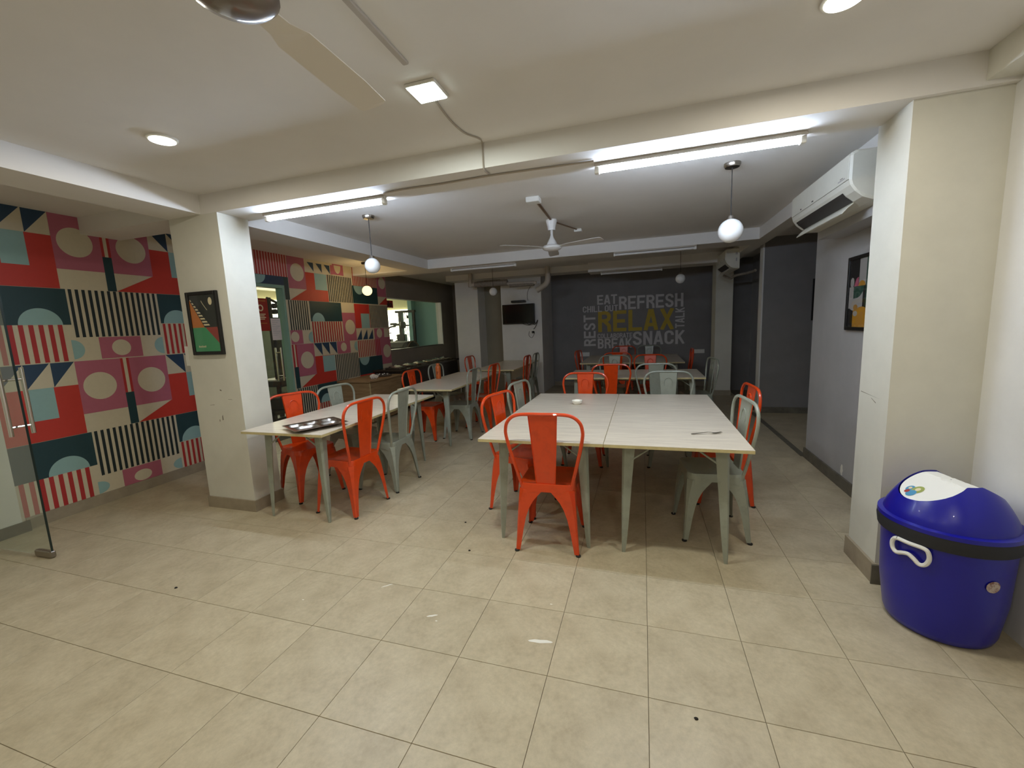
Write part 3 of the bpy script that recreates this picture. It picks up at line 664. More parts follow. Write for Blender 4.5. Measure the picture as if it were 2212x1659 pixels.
# ================================================================== FURNITURE
def rr_outline(hx, hy, r, n=6):
    pts = []
    for (cx, cy, a) in ((hx - r, hy - r, 0), (-hx + r, hy - r, PI / 2), (-hx + r, -hy + r, PI), (hx - r, -hy + r, 3 * PI / 2)):
        for k in range(n + 1):
            t = a + PI / 2 * k / n
            pts.append((cx + r * math.cos(t), cy + r * math.sin(t)))
    return pts
def make_chair(pm_, label, group):
    t = thing('dining_chair', label, 'chair', group=group)
    # seat: dished sheet with rolled rim and arched apron
    m = MB(); HX, HY, RC = 0.182, 0.18, 0.055
    out = rr_outline(HX, HY, RC, 6)
    dens = []
    for i in range(len(out)):
        p, q = out[i], out[(i + 1) % len(out)]
        d = math.hypot(q[0] - p[0], q[1] - p[1]); k = 7 if d > 0.1 else 1
        for j in range(k): dens.append((p[0] + (q[0] - p[0]) * j / k, p[1] + (q[1] - p[1]) * j / k))
    sc = lambda f, z: [(x * f, y * f, z) for x, y in dens]
    m.loft([sc(0.02, 0.452), sc(0.5, 0.453), sc(0.80, 0.457), sc(0.93, 0.466), sc(0.985, 0.468), sc(1.0, 0.460), sc(1.005, 0.448)], pm_, smooth=True)
    low = []
    for x, y in dens:
        tx = min(1, abs(x) / (HX - 0.02)); ty = min(1, abs(y) / (HY - 0.02)); tt = min(tx, ty) if max(tx, ty) >= 1 else 1
        drop = 0.034 + 0.05 * tt ** 4
        low.append((x * 1.02, y * 1.02, 0.448 - drop))
    m.loft([sc(1.005, 0.448), low, [(x * 0.97, y * 0.97, z + 0.002) for x, y, z in low], sc(0.96, 0.446), sc(0.5, 0.447)], pm_, smooth=True)
    m.build('seat', t)
    # legs: folded sheet, wide at the top, narrow foot
    for sx, sy in ((-1, 1), (1, 1), (-1, -1), (1, -1)):
        m = MB(); rings = []
        for (z, w, dpt, ox) in ((0.425, 0.112, 0.02, 0.146), (0.40, 0.098, 0.02, 0.152), (0.375, 0.083, 0.02, 0.159), (0.345, 0.068, 0.02, 0.166), (0.30, 0.053, 0.02, 0.174), (0.24, 0.041, 0.02, 0.182), (0.16, 0.032, 0.018, 0.190), (0.08, 0.026, 0.017, 0.197), (0.012, 0.021, 0.016, 0.204)):
            cx, cy = sx * ox, sy * ox
            d = Vector((sx, sy, 0)).normalized(); e = Vector((-d.y, d.x, 0))
            # V-folded section: two faces following the x and y sides, blunt outside corner
            pts = []
            for a, bq in ((-1.0, -0.62), (-0.55, -0.12), (-0.2, 0.30), (0.2, 0.30), (0.55, -0.12), (1.0, -0.62), (0.5, -0.55), (0.0, -0.15), (-0.5, -0.55)):
                pts.append(Vector((cx, cy, z)) + e * (a * w) + d * (bq * max(dpt * 1.15, w * 0.9)))
            rings.append(pts)
        m.loft(rings, pm_, caps=True, smooth=True)
        o = m.build('leg', t)
        f = MB(); f.lathe([(0.0, 0.0), (0.016, 0.0), (0.017, 0.008), (0.0, 0.013)], rubber, 10, sx * 0.2045, sy * 0.2045); f.build('foot', o)
    # bent tube of the back
    half = [(0.166, -0.150, 0.43), (0.176, -0.166, 0.49), (0.204, -0.182, 0.60), (0.230, -0.198, 0.71), (0.246, -0.207, 0.795), (0.247, -0.210, 0.835), (0.236, -0.213, 0.880), (0.205, -0.215, 0.916), (0.160, -0.217, 0.935), (0.09, -0.218, 0.940), (0.0, -0.218, 0.940)]
    path = half + [(-x, y, z) for x, y, z in reversed(half[:-1])]
    m = MB(); m.tube(spline(path, 4), 0.0115, pm_, 8); m.build('back_frame', t)
    # splat with folded edges and an embossed arc
    m = MB(); L = []
    for k in range(9):
        f = k / 8; z = 0.455 + f * 0.478; y = -0.166 - 0.051 * f ** 0.85 + 0.006 * math.sin(PI * f); hw = 0.064 + 0.030 * f
        L.append([(-hw, y - 0.008, z), (-hw + 0.006, y, z), (hw - 0.006, y, z), (hw, y - 0.008, z), (hw, y - 0.010, z), (hw - 0.006, y - 0.003, z), (-hw + 0.006, y - 0.003, z), (-hw, y - 0.010, z)])
    m.loft(L, pm_, caps=True)
    arc = [(0.040 * math.cos(a), 0.0, 0.83 + 0.045 * math.sin(a)) for a in [PI * k / 10 for k in range(11)]]
    arc = [(x, -0.203 - (z - 0.83) * 0.1, z) for x, y, z in [(0.040, 0, 0.79)] + arc + [(-0.040, 0, 0.79)]]
    m.tube(arc, 0.005, pm_, 6)
    m.build('splat', t)
    return t
red0 = make_chair(red_paint, 'x', None); grey0 = make_chair(grey_paint, 'x', None)
used = {'r': False, 'g': False}
def chair(kind, x, y, deg, label, group):
    """deg: direction the sitter faces, measured from +Y, clockwise seen from above is negative"""
    p = red0 if kind == 'r' else grey0
    o = p if not used[kind] else copy_tree(p)
    used[kind] = True
    o.location = (x, y, 0); o.rotation_euler = (0, 0, math.radians(deg))
    o['label'] = label; o['category'] = 'chair'
    if group: o['group'] = group
G1 = 'chairs around the double table'; G2 = 'chairs around the left front table'; G3 = 'chairs around the left middle table'; G4 = 'chairs around the left far table'; G5 = 'chairs around the far right tables'
XP, XN, YP, YN = -90, 90, 0, 180
chair('r', -0.607, 2.715, YP + 2, 'orange red metal chair nearest the camera, its back turned, at the double table', G1)
chair('r', -0.955, 3.22, XP - 14, 'orange red metal chair on the left side of the double table, nearer one', G1)
chair('g', -0.97, 3.92, XP - 10, 'grey metal chair on the left side of the double table, farther one', G1)
chair('r', -0.612, 4.45, YN, 'orange red metal chair at the far end of the double table behind the white bowl', G1)
chair('g', 0.265, 4.53, YN, 'grey metal chair at the far end of the double table, right of the red one', G1)
chair('g', 0.455, 3.10, XN + 6, 'grey metal chair tucked under the right side of the double table, nearer one', G1)
chair('r', 0.62, 3.72, XN + 3, 'orange red metal chair on the right side of the double table behind the grey one', G1)
chair('r', -2.405, 2.885, XN - 4, 'orange red metal chair with chipped back beside the steel tray table, right side', G2)
chair('g', -2.385, 3.42, XN, 'grey metal chair at the right side of the left front table, behind the chipped one', G2)
chair('r', -3.03, 3.08, XP - 22, 'orange red metal chair between the left pillar and the left front table', G2)
chair('g', -2.96, 3.66, XP - 8, 'grey metal chair on the left side of the left front table, before the wooden counter', G2)
chair('r', -2.86, 5.10, XP, 'orange red metal chair on the left side of the middle table, before the bottle', G3)
chair('g', -2.93, 5.95, XP, 'grey metal chair behind the orange bottle on the left of the middle table', G3)
chair('g', -2.40, 5.24, XN, 'grey metal chair on the right side of the middle table, nearer one', G3)
chair('r', -2.33, 5.85, XN, 'red metal chair on the right side of the middle table, farther one', G3)
chair('r', -3.02, 7.55, XP, 'dim red metal chair on the left of the far left table below the white pilaster', G4)
chair('r', -2.24, 7.42, XN, 'dim red metal chair on the right of the far left table, nearer one', G4)
chair('g', -2.22, 8.0, XN, 'dim grey metal chair on the right of the far left table beside the white wall', G4)
chair('r', -0.395, 5.79, YP, 'dark orange chair with its back turned before the first far right table', G5)
chair('g', 0.165, 5.81, YP, 'grey chair with its back turned at the near side of the first far right table', G5)
chair('g', 0.71, 6.24, XN + 9, 'grey chair leaning in at the right end of the first far right table', G5)
chair('g', -0.44, 6.86, YN, 'grey chair with a glinting back between the two far right tables', G5)
chair('r', 0.12, 6.86, YN, 'red chair with a glinting back between the two far right tables', G5)
chair('r', -0.43, 7.86, YP, 'dim red chair at the near side of the last table, left of the glinting ones', G5)
chair('r', -0.40, 9.45, YN, 'dim red chair behind the last table, under the painted words', G5)
chair('g', 0.14, 9.45, YN, 'dim grey chair behind the last table, under the painted words', G5)
chair('r', -1.03, 8.45, XP - 8, 'dark red chair at the left end of the last table', G5)
chair('r', 0.66, 8.35, XN, 'dark red chair at the right end of the last table', G5)

TH = 0.755
def table(label, x0, x1, y0, y1, group, longx=False, rz=0.0, tone=None, inset=0.12):
    cx, cy = (x0 + x1) / 2, (y0 + y1) / 2; hx, hy = (x1 - x0) / 2, (y1 - y0) / 2
    t = thing('dining_table', label, 'table', (cx, cy, 0), rz, group)
    m = MB()
    m.bbox(-hx, hx, -hy, hy, TH - 0.004, TH, laminate, 0.0015); m.bbox(-hx, hx, -hy, hy, TH - 0.022, TH - 0.004, lam_edge, 0.001)
    m.build('table_top', t)
    ax, ay = hx - inset, hy - inset
    for sx, sy in ((-1, -1), (1, -1), (-1, 1), (1, 1)):
        m = MB(); rings = []
        d = Vector((sx, sy, 0)).normalized(); e = Vector((-d.y, d.x, 0))
        for (z, w, o_) in ((TH - 0.022, 0.047, 0.0), (0.68, 0.046, 0.004), (0.45, 0.037, 0.012), (0.2, 0.027, 0.018), (0.06, 0.019, 0.022), (0.0, 0.013, 0.023)):
            c = Vector((sx * (ax - 0.01 + o_), sy * (ay - 0.01 + o_), z)); pts = []
            for a, bq in ((-0.95, -0.75), (-0.6, -0.05), (-0.22, 0.38), (0.22, 0.38), (0.6, -0.05), (0.95, -0.75), (0.5, -0.6), (0.0, -0.05), (-0.5, -0.6)):
                pts.append(c + e * (a * w) + d * (bq * w))
            rings.append(pts)
        m.loft(rings, grey_paint, caps=True, smooth=True); m.build('leg', t)
    r = MB()
    for sy in (-1, 1): r.tube([(-ax, sy * ay, TH - 0.045), (ax, sy * ay, TH - 0.045)], 0.011, grey_paint, 6)
    for sx in (-1, 1): r.tube([(sx * ax, -ay, TH - 0.045), (sx * ax, ay, TH - 0.045)], 0.011, grey_paint, 6)
    r.build('rail', t)
    for sy in (-1, 1):
        for sx in (-1, 1):
            q = MB(); q.tube([(sx * (ax - 0.01), sy * ay, 0.60), (sx * max(ax - 0.17, 0.05), sy * ay, TH - 0.04)], 0.006, grey_paint, 6); q.build('brace', t)
    return t
table('pale laminate table with a white bowl, left half of the double table', -1.060, -0.232, 2.535, 4.375, 'pair of front tables')
table('pale laminate table with a fork on it, right half of the double table', -0.229, 0.600, 2.535, 4.375, 'pair of front tables')
table('pale laminate table with a steel tray, beside the left pillar', -3.07, -2.28, 2.455, 4.225, 'left row of tables')
table('pale laminate table with an orange bottle, middle of the left row', -3.00, -2.235, 4.60, 6.48, 'left row of tables')
table('dim laminate table at the far end of the left row by the white wall', -2.86, -2.09, 6.75, 8.62, 'left row of tables')
table('first dim laminate table in the far right area', -1.02, 0.76, 5.66, 6.62, 'far right tables')
table('last dim laminate table before the slate wall', -1.11, 0.70, 7.72, 9.55, 'far right tables')

# ------------------------------------------------------------------ things on the tables
# steel compartment tray
t = thing('thali_tray', 'steel compartment tray with leftovers on the left front table', 'tray', (-2.515, 2.66, TH), math.radians(62))
m = MB(); HXT, HYT = 0.205, 0.155
NX, NY = 48, 36; vs = []; fs = []
cups = ((-0.125, 0.075, 0.055, 0.052), (0.0, 0.08, 0.055, 0.05), (0.125, 0.075, 0.055, 0.052), (0.095, -0.05, 0.075, 0.062), (-0.085, -0.05, 0.085, 0.062))
for j in range(NY + 1):
    for i in range(NX + 1):
        x = -HXT + 2 * HXT * i / NX; y = -HYT + 2 * HYT * j / NY; z = 0.026
        ed = min(HXT - abs(x), HYT - abs(y))
        if ed < 0.012: z = 0.026 + 0.004 * (1 - ed / 0.012)
        for cx, cy, ra, rb in cups:
            d = ((x - cx) / ra) ** 4 + ((y - cy) / rb) ** 4
            if d < 1: z = min(z, 0.0015 + 0.0245 * d ** 1.3)
        vs.append((x, y, z))
for j in range(NY):
    for i in range(NX): a = j * (NX + 1) + i; fs.append((a, a + 1, a + NX + 2, a + NX + 1))
m.add(vs, fs, dark_steel, True); o = m.build('tray_body', t)
sd = o.modifiers.new('thickness', 'SOLIDIFY'); sd.thickness = 0.0014; sd.offset = 1
m = MB()
for (x, y, r) in ((0.11, -0.045, 0.03), (0.085, -0.06, 0.02), (0.0, 0.08, 0.022), (-0.12, 0.07, 0.016)):
    m.lathe([(0, 0.014), (r * 0.7, 0.013), (r, 0.006), (0, 0.004)], food_y, 10, x, y)
tag(m.build('leftover_food', t), kind='stuff')
# bowl
m = MB(); m.lathe([(0.0, 0.0), (0.030, 0.0), (0.033, 0.004), (0.046, 0.016), (0.050, 0.036), (0.0475, 0.037), (0.043, 0.018), (0.03, 0.008), (0.0, 0.006)], ceramic, 30)
tag(m.build('bowl', loc=(-0.578, 3.80, TH)), 'small white bowl on the left half of the double table', 'bowl')
# fork
m = MB(); L = []
for (x, w, z) in ((-0.095, 0.004, 0.002), (-0.085, 0.0075, 0.003), (-0.05, 0.006, 0.006), (0.01, 0.0035, 0.011), (0.03, 0.004, 0.009), (0.042, 0.010, 0.006), (0.06, 0.013, 0.004)):
    L.append([(x, -w, z), (x, w, z), (x, w, z + 0.002), (x, -w, z + 0.002)])
m.loft(L, steel, caps=True)
for k in range(4):
    y = -0.0105 + 0.007 * k; L = []
    for (x, w, z) in ((0.059, 0.0025, 0.004), (0.08, 0.002, 0.006), (0.098, 0.001, 0.011)): L.append([(x, y - w, z), (x, y + w, z), (x, y + w, z + 0.0018), (x, y - w, z + 0.0018)])
    m.loft(L, steel, caps=True)
tag(m.build('fork', loc=(0.392, 2.862, TH), rot=(0, 0, math.radians(14))), 'steel fork on the right half of the double table', 'fork')
# bottle
t = thing('water_bottle', 'orange water bottle on the middle table of the left row', 'bottle', (-2.93, 5.62, TH))
m = MB(); m.lathe([(0.0, 0.0), (0.036, 0.0), (0.039, 0.006), (0.039, 0.08), (0.037, 0.09), (0.039, 0.10), (0.039, 0.17), (0.034, 0.19), (0.024, 0.20), (0.0, 0.201)], bottle_m, 22); m.build('body', t)
m = MB(); m.lathe([(0.0, 0.20), (0.026, 0.20), (0.027, 0.226), (0.022, 0.232), (0.0, 0.233)], bottle_m, 18); m.build('cap', t)
m = MB(); m.tube([(0.02, -0.034, 0.10), (0.0, -0.0395, 0.115), (0.0, -0.0395, 0.07)], 0.004, cable_d, 5); m.build('strap', t)

# ------------------------------------------------------------------ counters along the left wall
t = thing('service_counter', 'brown wood serving counter against the mural', 'counter', (-4.515, 6.15, 0))
m = MB(); m.bbox(-0.29, 0.30, -0.45, 0.48, 0.02, 0.68, wood_brown, 0.004); m.build('body', t)
m = MB(); m.bbox(-0.32, 0.33, -0.48, 0.50, 0.68, 0.71, wood_brown, 0.004); m.build('counter_top', t)
m = MB(); m.box(0.296, 0.304, -0.455, -0.44, 0.02, 0.68, lam_edge); m.build('edge_strip', t)
t = thing('buffet_counter', 'long dark buffet counter under the gym window', 'counter', (-4.52, 7.95, 0))
m = MB(); m.bbox(-0.31, 0.26, -1.25, 1.25, 0.05, 0.74, wood_dark, 0.005); m.build('body', t)
m = MB(); m.bbox(-0.32, 0.30, -1.28, 1.28, 0.74, 0.78, mat('granite_top', rgb(60, 52, 44), 0.2, var=0.3, scale=60), 0.005); m.build('counter_top', t)
for k in range(6):
    y = 6.93 + 0.40 * k
    t = thing('chafing_dish', ('nearest', 'second', 'third', 'fourth', 'fifth', 'farthest')[k] + ' of the six steel chafing dishes on the dark buffet counter', 'chafing dish', (-4.50, y, 0.78), 0, 'chafing dishes on the buffet counter')
    m = MB(); m.bbox(-0.16, 0.16, -0.13, 0.13, 0, 0.03, dark_steel, 0.006); m.build('pan', t)
    m = MB(); m.lathe([(0.15, 0.03), (0.145, 0.04), (0.10, 0.055), (0.05, 0.062), (0.012, 0.064), (0.012, 0.075), (0.0, 0.077)], steel, 18, sy=0.82); m.build('lid', t)
m = MB()
for k in range(16):
    a, r = random.random() * 2 * PI, random.random() * 0.05
    s_ = 0.018 + random.random() * 0.014; cx, cy, cz = r * math.cos(a) * 0.8, r * 1.7 * math.sin(a), s_ * 0.8 + random.random() * 0.03
    m.lathe([(s_ * math.sin(PI * i / 5) * (0.7 + 0.5 * random.random()), cz - s_ * math.cos(PI * i / 5)) for i in range(6)], tissue, 7, cx, cy, smooth=False)
tag(m.build('crumpled_tissues', loc=(-4.33, 5.98, 0.71)), 'heap of crumpled white tissues on the brown counter', 'tissues')
t = thing('serving_tray', 'round steel tray with small steel cups on the brown counter', 'tray', (-4.40, 6.33, 0.71))
m = MB(); m.lathe([(0.0, 0.0), (0.15, 0.0), (0.165, 0.018), (0.17, 0.018), (0.155, -0.0), (0.0, -0.0)][:4], dark_steel, 28); m.build('tray_body', t)
for k in range(7):
    m = MB(); a = k * 0.9
    m.lathe([(0.0, 0.004), (0.022, 0.004), (0.028, 0.04), (0.026, 0.04), (0.02, 0.01), (0.0, 0.01)], steel, 12, 0.09 * math.cos(a) * (k > 0), 0.09 * math.sin(a) * (k > 0)); m.build('cup', t)

# ------------------------------------------------------------------ air conditioners
def ac(label, x_back, y0, y1, ztop):
    L = y1 - y0
    t = thing('air_conditioner', label, 'air conditioner', (x_back, (y0 + y1) / 2, ztop))
    prof = [(0, 0), (-0.17, 0), (-0.195, -0.012), (-0.20, -0.03), (-0.20, -0.175), (-0.192, -0.205), (-0.165, -0.245), (-0.12, -0.285), (-0.06, -0.31), (0, -0.315)]
    m = MB(); rings = []
    for yy, ins in ((-L / 2, 0.012), (-L / 2 + 0.012, 0.0), (L / 2 - 0.012, 0.0), (L / 2, 0.012)):
        rings.append([(x + (ins if x < -0.05 else 0), yy, z - (ins if z > -0.02 else 0) + (ins if z < -0.28 else 0)) for x, z in prof])
    m.loft(rings, ac_white, caps=True); m.build('casing', t)
    m = MB(); m.bbox(-0.2045, -0.199, -L / 2 + 0.015, L / 2 - 0.015, -0.172, -0.02, ac_white, 0.002); m.build('front_panel', t)
    # outlet slot and flap
    m = MB(); m.add([(-0.1815, y_, -0.2245) for y_ in (-L / 2 + 0.14, L / 2 - 0.06)] + [(-0.1655, y_, -0.2475) for y_ in (L / 2 - 0.06, -L / 2 + 0.14)] + [(-0.1205, y_, -0.2870) for y_ in (L / 2 - 0.06, -L / 2 + 0.14)], [(0, 1, 2, 3), (3, 2, 4, 5)], ac_dark); m.build('outlet', t)
    m = MB(); rings = []
    for yy in (-L / 2 + 0.15, L / 2 - 0.07): rings.append([(-0.115, yy, -0.287), (-0.15, yy, -0.315), (-0.178, yy, -0.350), (-0.174, yy, -0.353), (-0.146, yy, -0.320), (-0.112, yy, -0.292)])
    m.loft(rings, ac_white, caps=True); m.build('louvre_flap', t)
    m = MB(); m.box(-0.2055, -0.2045, -L / 2 + 0.06, -L / 2 + 0.16, -0.155, -0.148, P['grey']); m.box(-0.2055, -0.2045, -L / 2 + 0.09, -L / 2 + 0.13, -0.142, -0.139, cable_d); m.box(-0.2055, -0.2045, L / 2 - 0.5, L / 2 - 0.47, -0.158, -0.150, cable_d); m.box(-0.2055, -0.2045, L / 2 - 0.25, L / 2 - 0.225, -0.158, -0.150, cable_d); m.build('print', t)
    m = MB(); m.box(-0.06, -0.03, -L / 2 - 0.001, -L / 2 + 0.002, -0.10, -0.06, P['grey']); m.box(-0.055, -0.035, -L / 2 - 0.001, -L / 2 + 0.002, -0.20, -0.15, P['grey']); m.build('rating_sticker', t)
    return t
ac('white wall air conditioner with open flap, above the grey wall at the right', 1.45, 3.31, 4.40, 2.50)
ac('smaller looking dim air conditioner above the far right pilaster', 1.46, 7.55, 8.45, 2.56)
m = MB(); m.tube(spline([(1.36, 8.3, 2.21), (1.45, 8.2, 2.15), (1.5, 8.1, 2.18), (1.66, 7.95, 2.2), (1.72, 7.7, 2.21)], 5), 0.022, lagging, 8); tag(m.build('coolant_pipe'), 'lagged pipe leaving the dim far air conditioner', 'pipe')

# ------------------------------------------------------------------ framed prints
def frame(label, loc, rz, W_, H_, draw, fw=0.028):
    """faces -Y locally; base at the bottom centre on the wall"""
    t = thing('framed_print', label, 'picture', loc, rz)
    m = MB()
    m.bbox(-W_ / 2, -W_ / 2 + fw, -0.024, 0, 0, H_, frame_black, 0.003); m.bbox(W_ / 2 - fw, W_ / 2, -0.024, 0, 0, H_, frame_black, 0.003)
    m.bbox(-W_ / 2 + fw, W_ / 2 - fw, -0.024, 0, 0, fw, frame_black, 0.003); m.bbox(-W_ / 2 + fw, W_ / 2 - fw, -0.024, 0, H_ - fw, H_, frame_black, 0.003); m.build('frame', t)
    p = Print(lambda u, v, d: (u, -0.012 - d, v)); draw(p, -W_ / 2 + fw, W_ / 2 - fw, fw, H_ - fw); p.m.build('print', t)
    g_ = MB(); g_.box(-W_ / 2 + fw, W_ / 2 - fw, -0.0165, -0.0155, fw, H_ - fw, pic_glass); g_.build('glass', t)
    return t
def art_night(p, u0, u1, v0, v1):
    w_, h_ = u1 - u0, v1 - v0; U = lambda a: u0 + a * w_; V = lambda b_: v0 + b_ * h_
    p.rect(u0, u1, v0, v1, 'ink')
    p.poly([(U(0), V(0.43)), (U(0.47), V(0.43)), (U(0.0), V(0.92))], 'orange')
    for k in range(9):
        a, b2 = k / 9.0, (k + 0.52) / 9.0
        pa = lambda f, o: (U(0.02 + 0.47 * f + o * (0.03 + 0.20 * f)), V(0.925 - 0.49 * f))
        q0, q1 = pa(a, 0), pa(b2, 0); r0, r1 = pa(a, 1), pa(b2, 1)
        p.poly([q0, q1, (r1[0], max(r1[1], V(0.43))), (r0[0] + 0.0, r0[1])], 'bone')
    p.rect(U(0), U(1), V(0), V(0.43), 'green')
    p.poly([(U(0.50), V(0.43)), (U(1), V(0.43)), (U(1), V(0.12))], 'brick')
    p.disc(U(0.80), V(0.885), 0.021, 'bone', rv=0.031)
    arc = [(U(0.45 + 0.02 * math.sin(2 * t_)) + 0.055 * t_ ** 1.4 * 0.9, V(0.90 - 0.17 * t_)) for t_ in [i / 8 for i in range(9)]]
    for i in range(8): (a, b_), (c, d) = arc[i], arc[i + 1]; p.poly([(a, b_), (a + 0.006, b_), (c + 0.006, d), (c, d)], 'bone')
    for k in range(7): p.rect(U(0.14 + 0.042 * k), U(0.14 + 0.042 * k + 0.028), V(0.075), V(0.1 if k % 3 else 0.108), 'bone')
def art_shapes(p, u0, u1, v0, v1):
    w_, h_ = u1 - u0, v1 - v0; U = lambda a: u0 + a * w_; V = lambda b_: v0 + b_ * h_
    p.rect(u0, u1, v0, v1, 'ink')
    p.rect(U(0.42), U(0.72), V(0.62), V(1), 'grey'); p.rect(U(0.72), U(1), V(0.3), V(1), 'bottle')
    p.rect(U(0.0), U(0.62), V(0.28), V(0.6), 'grey'); p.disc(U(0.31), V(0.34), 0.31 * w_, 'grey', PI, 2 * PI, rv=0.10 * h_)
    p.disc(U(0.12), V(0.665), 0.085 * w_, 'grey', rv=0.075 * h_)
    p.poly([(U(0.2), V(0.6)), (U(0.4), V(0.6)), (U(0.4), V(0.74)), (U(0.3), V(0.72))], 'rose')
    p.disc(U(0.55), V(0.605), 0.15 * w_, 'mustard', 0, PI, rv=0.075 * h_)
    p.poly([(U(0.2), V(0.605)), (U(0.66), V(0.605)), (U(0.62), V(0.52)), (U(0.5), V(0.455)), (U(0.38), V(0.43)), (U(0.2), V(0.425))], 'bottle')
    p.rect(U(0.22), U(0.8), V(0), V(0.25), 'mustard'); p.disc(U(0.6), V(0.25), .2 * w_, 'mustard', 0, PI, rv=.05 * h_)
    p.disc(U(0.33), V(0.29), 0.1 * w_, 'tan', rv=0.045 * h_); p.disc(U(0.33), V(0.20), 0.1 * w_, 'grey', rv=0.04 * h_)
    for k in range(6): p.rect(U(0.82), U(0.95), V(0.02 + 0.04 * k), V(0.04 + 0.04 * k), 'grey')
frame('black framed print of a night pattern on the left pillar', (-3.463, 2.60, 1.365), 0, 0.345, 0.52, art_night)
frame('black framed print of abstract shapes on the grey right wall', (1.635, 3.985, 1.345), -PI / 2, 0.42, 0.585, art_shapes)
frame('edge of a black framed print on the dark corridor wall', (2.50, 7.2, 1.39), 0, 0.30, 0.595, art_shapes)

# ------------------------------------------------------------------ television, sockets
t = thing('television', 'black flat television on the white far wall', 'television', (-2.58, 8.9, 1.53), math.radians(-1.5))
m = MB(); m.bbox(-0.365, 0.365, -0.075, -0.03, 0.0, 0.425, black_plastic, 0.006); m.build('casing', t)
m = MB(); m.box(-0.35, 0.35, -0.0765, -0.0755, 0.02, 0.412, black_screen); m.build('screen', t)
m = MB(); m.box(-0.12, 0.12, -0.03, 0.02, 0.1, 0.32, black_plastic); m.build('wall_bracket', t)
m = MB(); m.bbox(-0.15, 0.15, -0.16, -0.002, 0, 0.045, black_plastic, 0.006); tag(m.build('set_top_box', loc=(-2.56, 8.9, 1.985)), 'black set top box on the white wall above the television', 'set top box')
m = MB(); m.tube(spline([(-2.40, 8.88, 1.53), (-2.35, 8.86, 1.505), (-2.28, 8.87, 1.53), (-2.22, 8.86, 1.50), (-2.16, 8.87, 1.60), (-2.2, 8.87, 1.48), (-2.26, 8.885, 1.40)], 6), 0.006, cable_d, 6); m.tube(spline([(-2.5, 8.88, 1.53), (-2.38, 8.86, 1.495), (-2.26, 8.87, 1.51), (-2.2, 8.885, 1.54)], 6), 0.005, cable_d, 6)
m.tube(spline([(-2.36, 8.885, 1.36), (-2.37, 8.88, 1.27), (-2.31, 8.88, 1.22), (-2.26, 8.885, 1.28), (-2.24, 8.88, 1.33)], 6), 0.004, cable_d, 6)
tag(m.build('television_cables'), 'loose black cables hanging under the television', 'cables')
m = MB(); m.tube(spline([(-2.30, 8.89, 2.32), (-2.36, 8.885, 2.22), (-2.38, 8.89, 2.10), (-2.37, 8.89, 2.02)], 6), 0.004, cable_d, 6); tag(m.build('aerial_cable'), 'thin cable on the white wall from the pipe to the set top box', 'cable')
t = thing('wall_socket', 'white socket with a black plug under the television', 'socket', (-2.285, 8.9, 1.35))
m = MB(); m.bbox(-0.07, 0.07, -0.012, 0, -0.045, 0.045, white_plastic, 0.003); m.build('plate', t)
m = MB(); m.bbox(-0.012, 0.04, -0.055, -0.012, -0.035, 0.015, black_plastic, 0.006); m.build('plug', t)
def plate(label, x, y, z, w_, h_, rz=0, n=4):
    t = thing('switch_plate', label, 'switch', (x, y, z), rz)
    m = MB(); m.bbox(-w_ / 2, w_ / 2, -0.012, 0, 0, h_, white_plastic, 0.003); m.build('plate', t)
    for k in range(n):
        q = MB()
        if w_ > h_: q.bbox(-w_ / 2 + w_ * (k + .15) / n, -w_ / 2 + w_ * (k + .85) / n, -0.016, -0.012, h_ * .2, h_ * .8, ivory, 0.002)
        else: q.bbox(-w_ * .3, w_ * .3, -0.016, -0.012, h_ * (k + .15) / n, h_ * (k + .85) / n, ivory, 0.002)
        q.build('switch', t)
plate('wide white switch plate low on the right of the slate wall', 1.18, 10.0, 0.725, 0.235, 0.085)
plate('white switch plate low on the left of the slate wall', -1.31, 10.0, 0.70, 0.22, 0.095)
t = thing('switch_plate', 'white switch plate on the side of the left pillar next to the mural', 'switch', (-3.735, 2.66, 1.27), -PI / 2)
m = MB(); m.bbox(-0.04, 0.04, -0.015, 0.045, 0, 0.17, white_plastic, 0.003); m.build('plate', t)
m = MB(); m.bbox(-0.042, -0.038, 0.0, 0.03, 0.03, 0.08, ivory, 0.002); m.build('switch', t)
bpy.data.objects['switch_plate.002'].rotation_euler = (0, 0, 0)
bpy.data.objects['switch_plate.002'].location = (-3.76, 2.64, 1.27)

# ------------------------------------------------------------------ pipes before the far walls
t = thing('drain_pipe', 'white plastic pipe run with lagged sections above the television', 'pipe', (-2.7, 8.45, 2.3))
def pt(x, y, z): return (x + 2.7, y - 8.45, z - 2.3)
m = MB(); m.tube([pt(-3.48, 8.4, HC), pt(-3.48, 8.4, 2.39)], 0.04, pvc, 12); m.tube([pt(-3.48, 8.4, 2.43), pt(-3.48, 8.4, 2.34)], 0.052, pvc, 12); m.build('left_riser', t)
m = MB(); m.tube([pt(-3.5, 8.4, 2.385), pt(-3.3, 8.4, 2.385)], 0.045, pvc, 12); m.tube([pt(-2.66, 8.4, 2.36), pt(-2.05, 8.4, 2.34)], 0.03, pvc, 12); m.build('pipe', t)
m = MB(); m.tube([pt(-3.38, 8.4, 2.385), pt(-2.66, 8.4, 2.385)], 0.058, lagging, 14); m.tube([pt(-2.62, 8.42, 2.33), pt(-2.10, 8.42, 2.33)], 0.05, lagging, 14); m.build('lagging', t)
m = MB(); m.tube([pt(-1.80, 8.35, HC), pt(-1.80, 8.35, 2.46)], 0.05, pvc, 12); m.tube(spline([pt(-1.80, 8.35, 2.50), pt(-1.80, 8.35, 2.38), pt(-1.84, 8.38, 2.30), pt(-1.93, 8.42, 2.25), pt(-2.05, 8.45, 2.19)], 5), 0.055, pvc, 14); m.build('elbow', t)

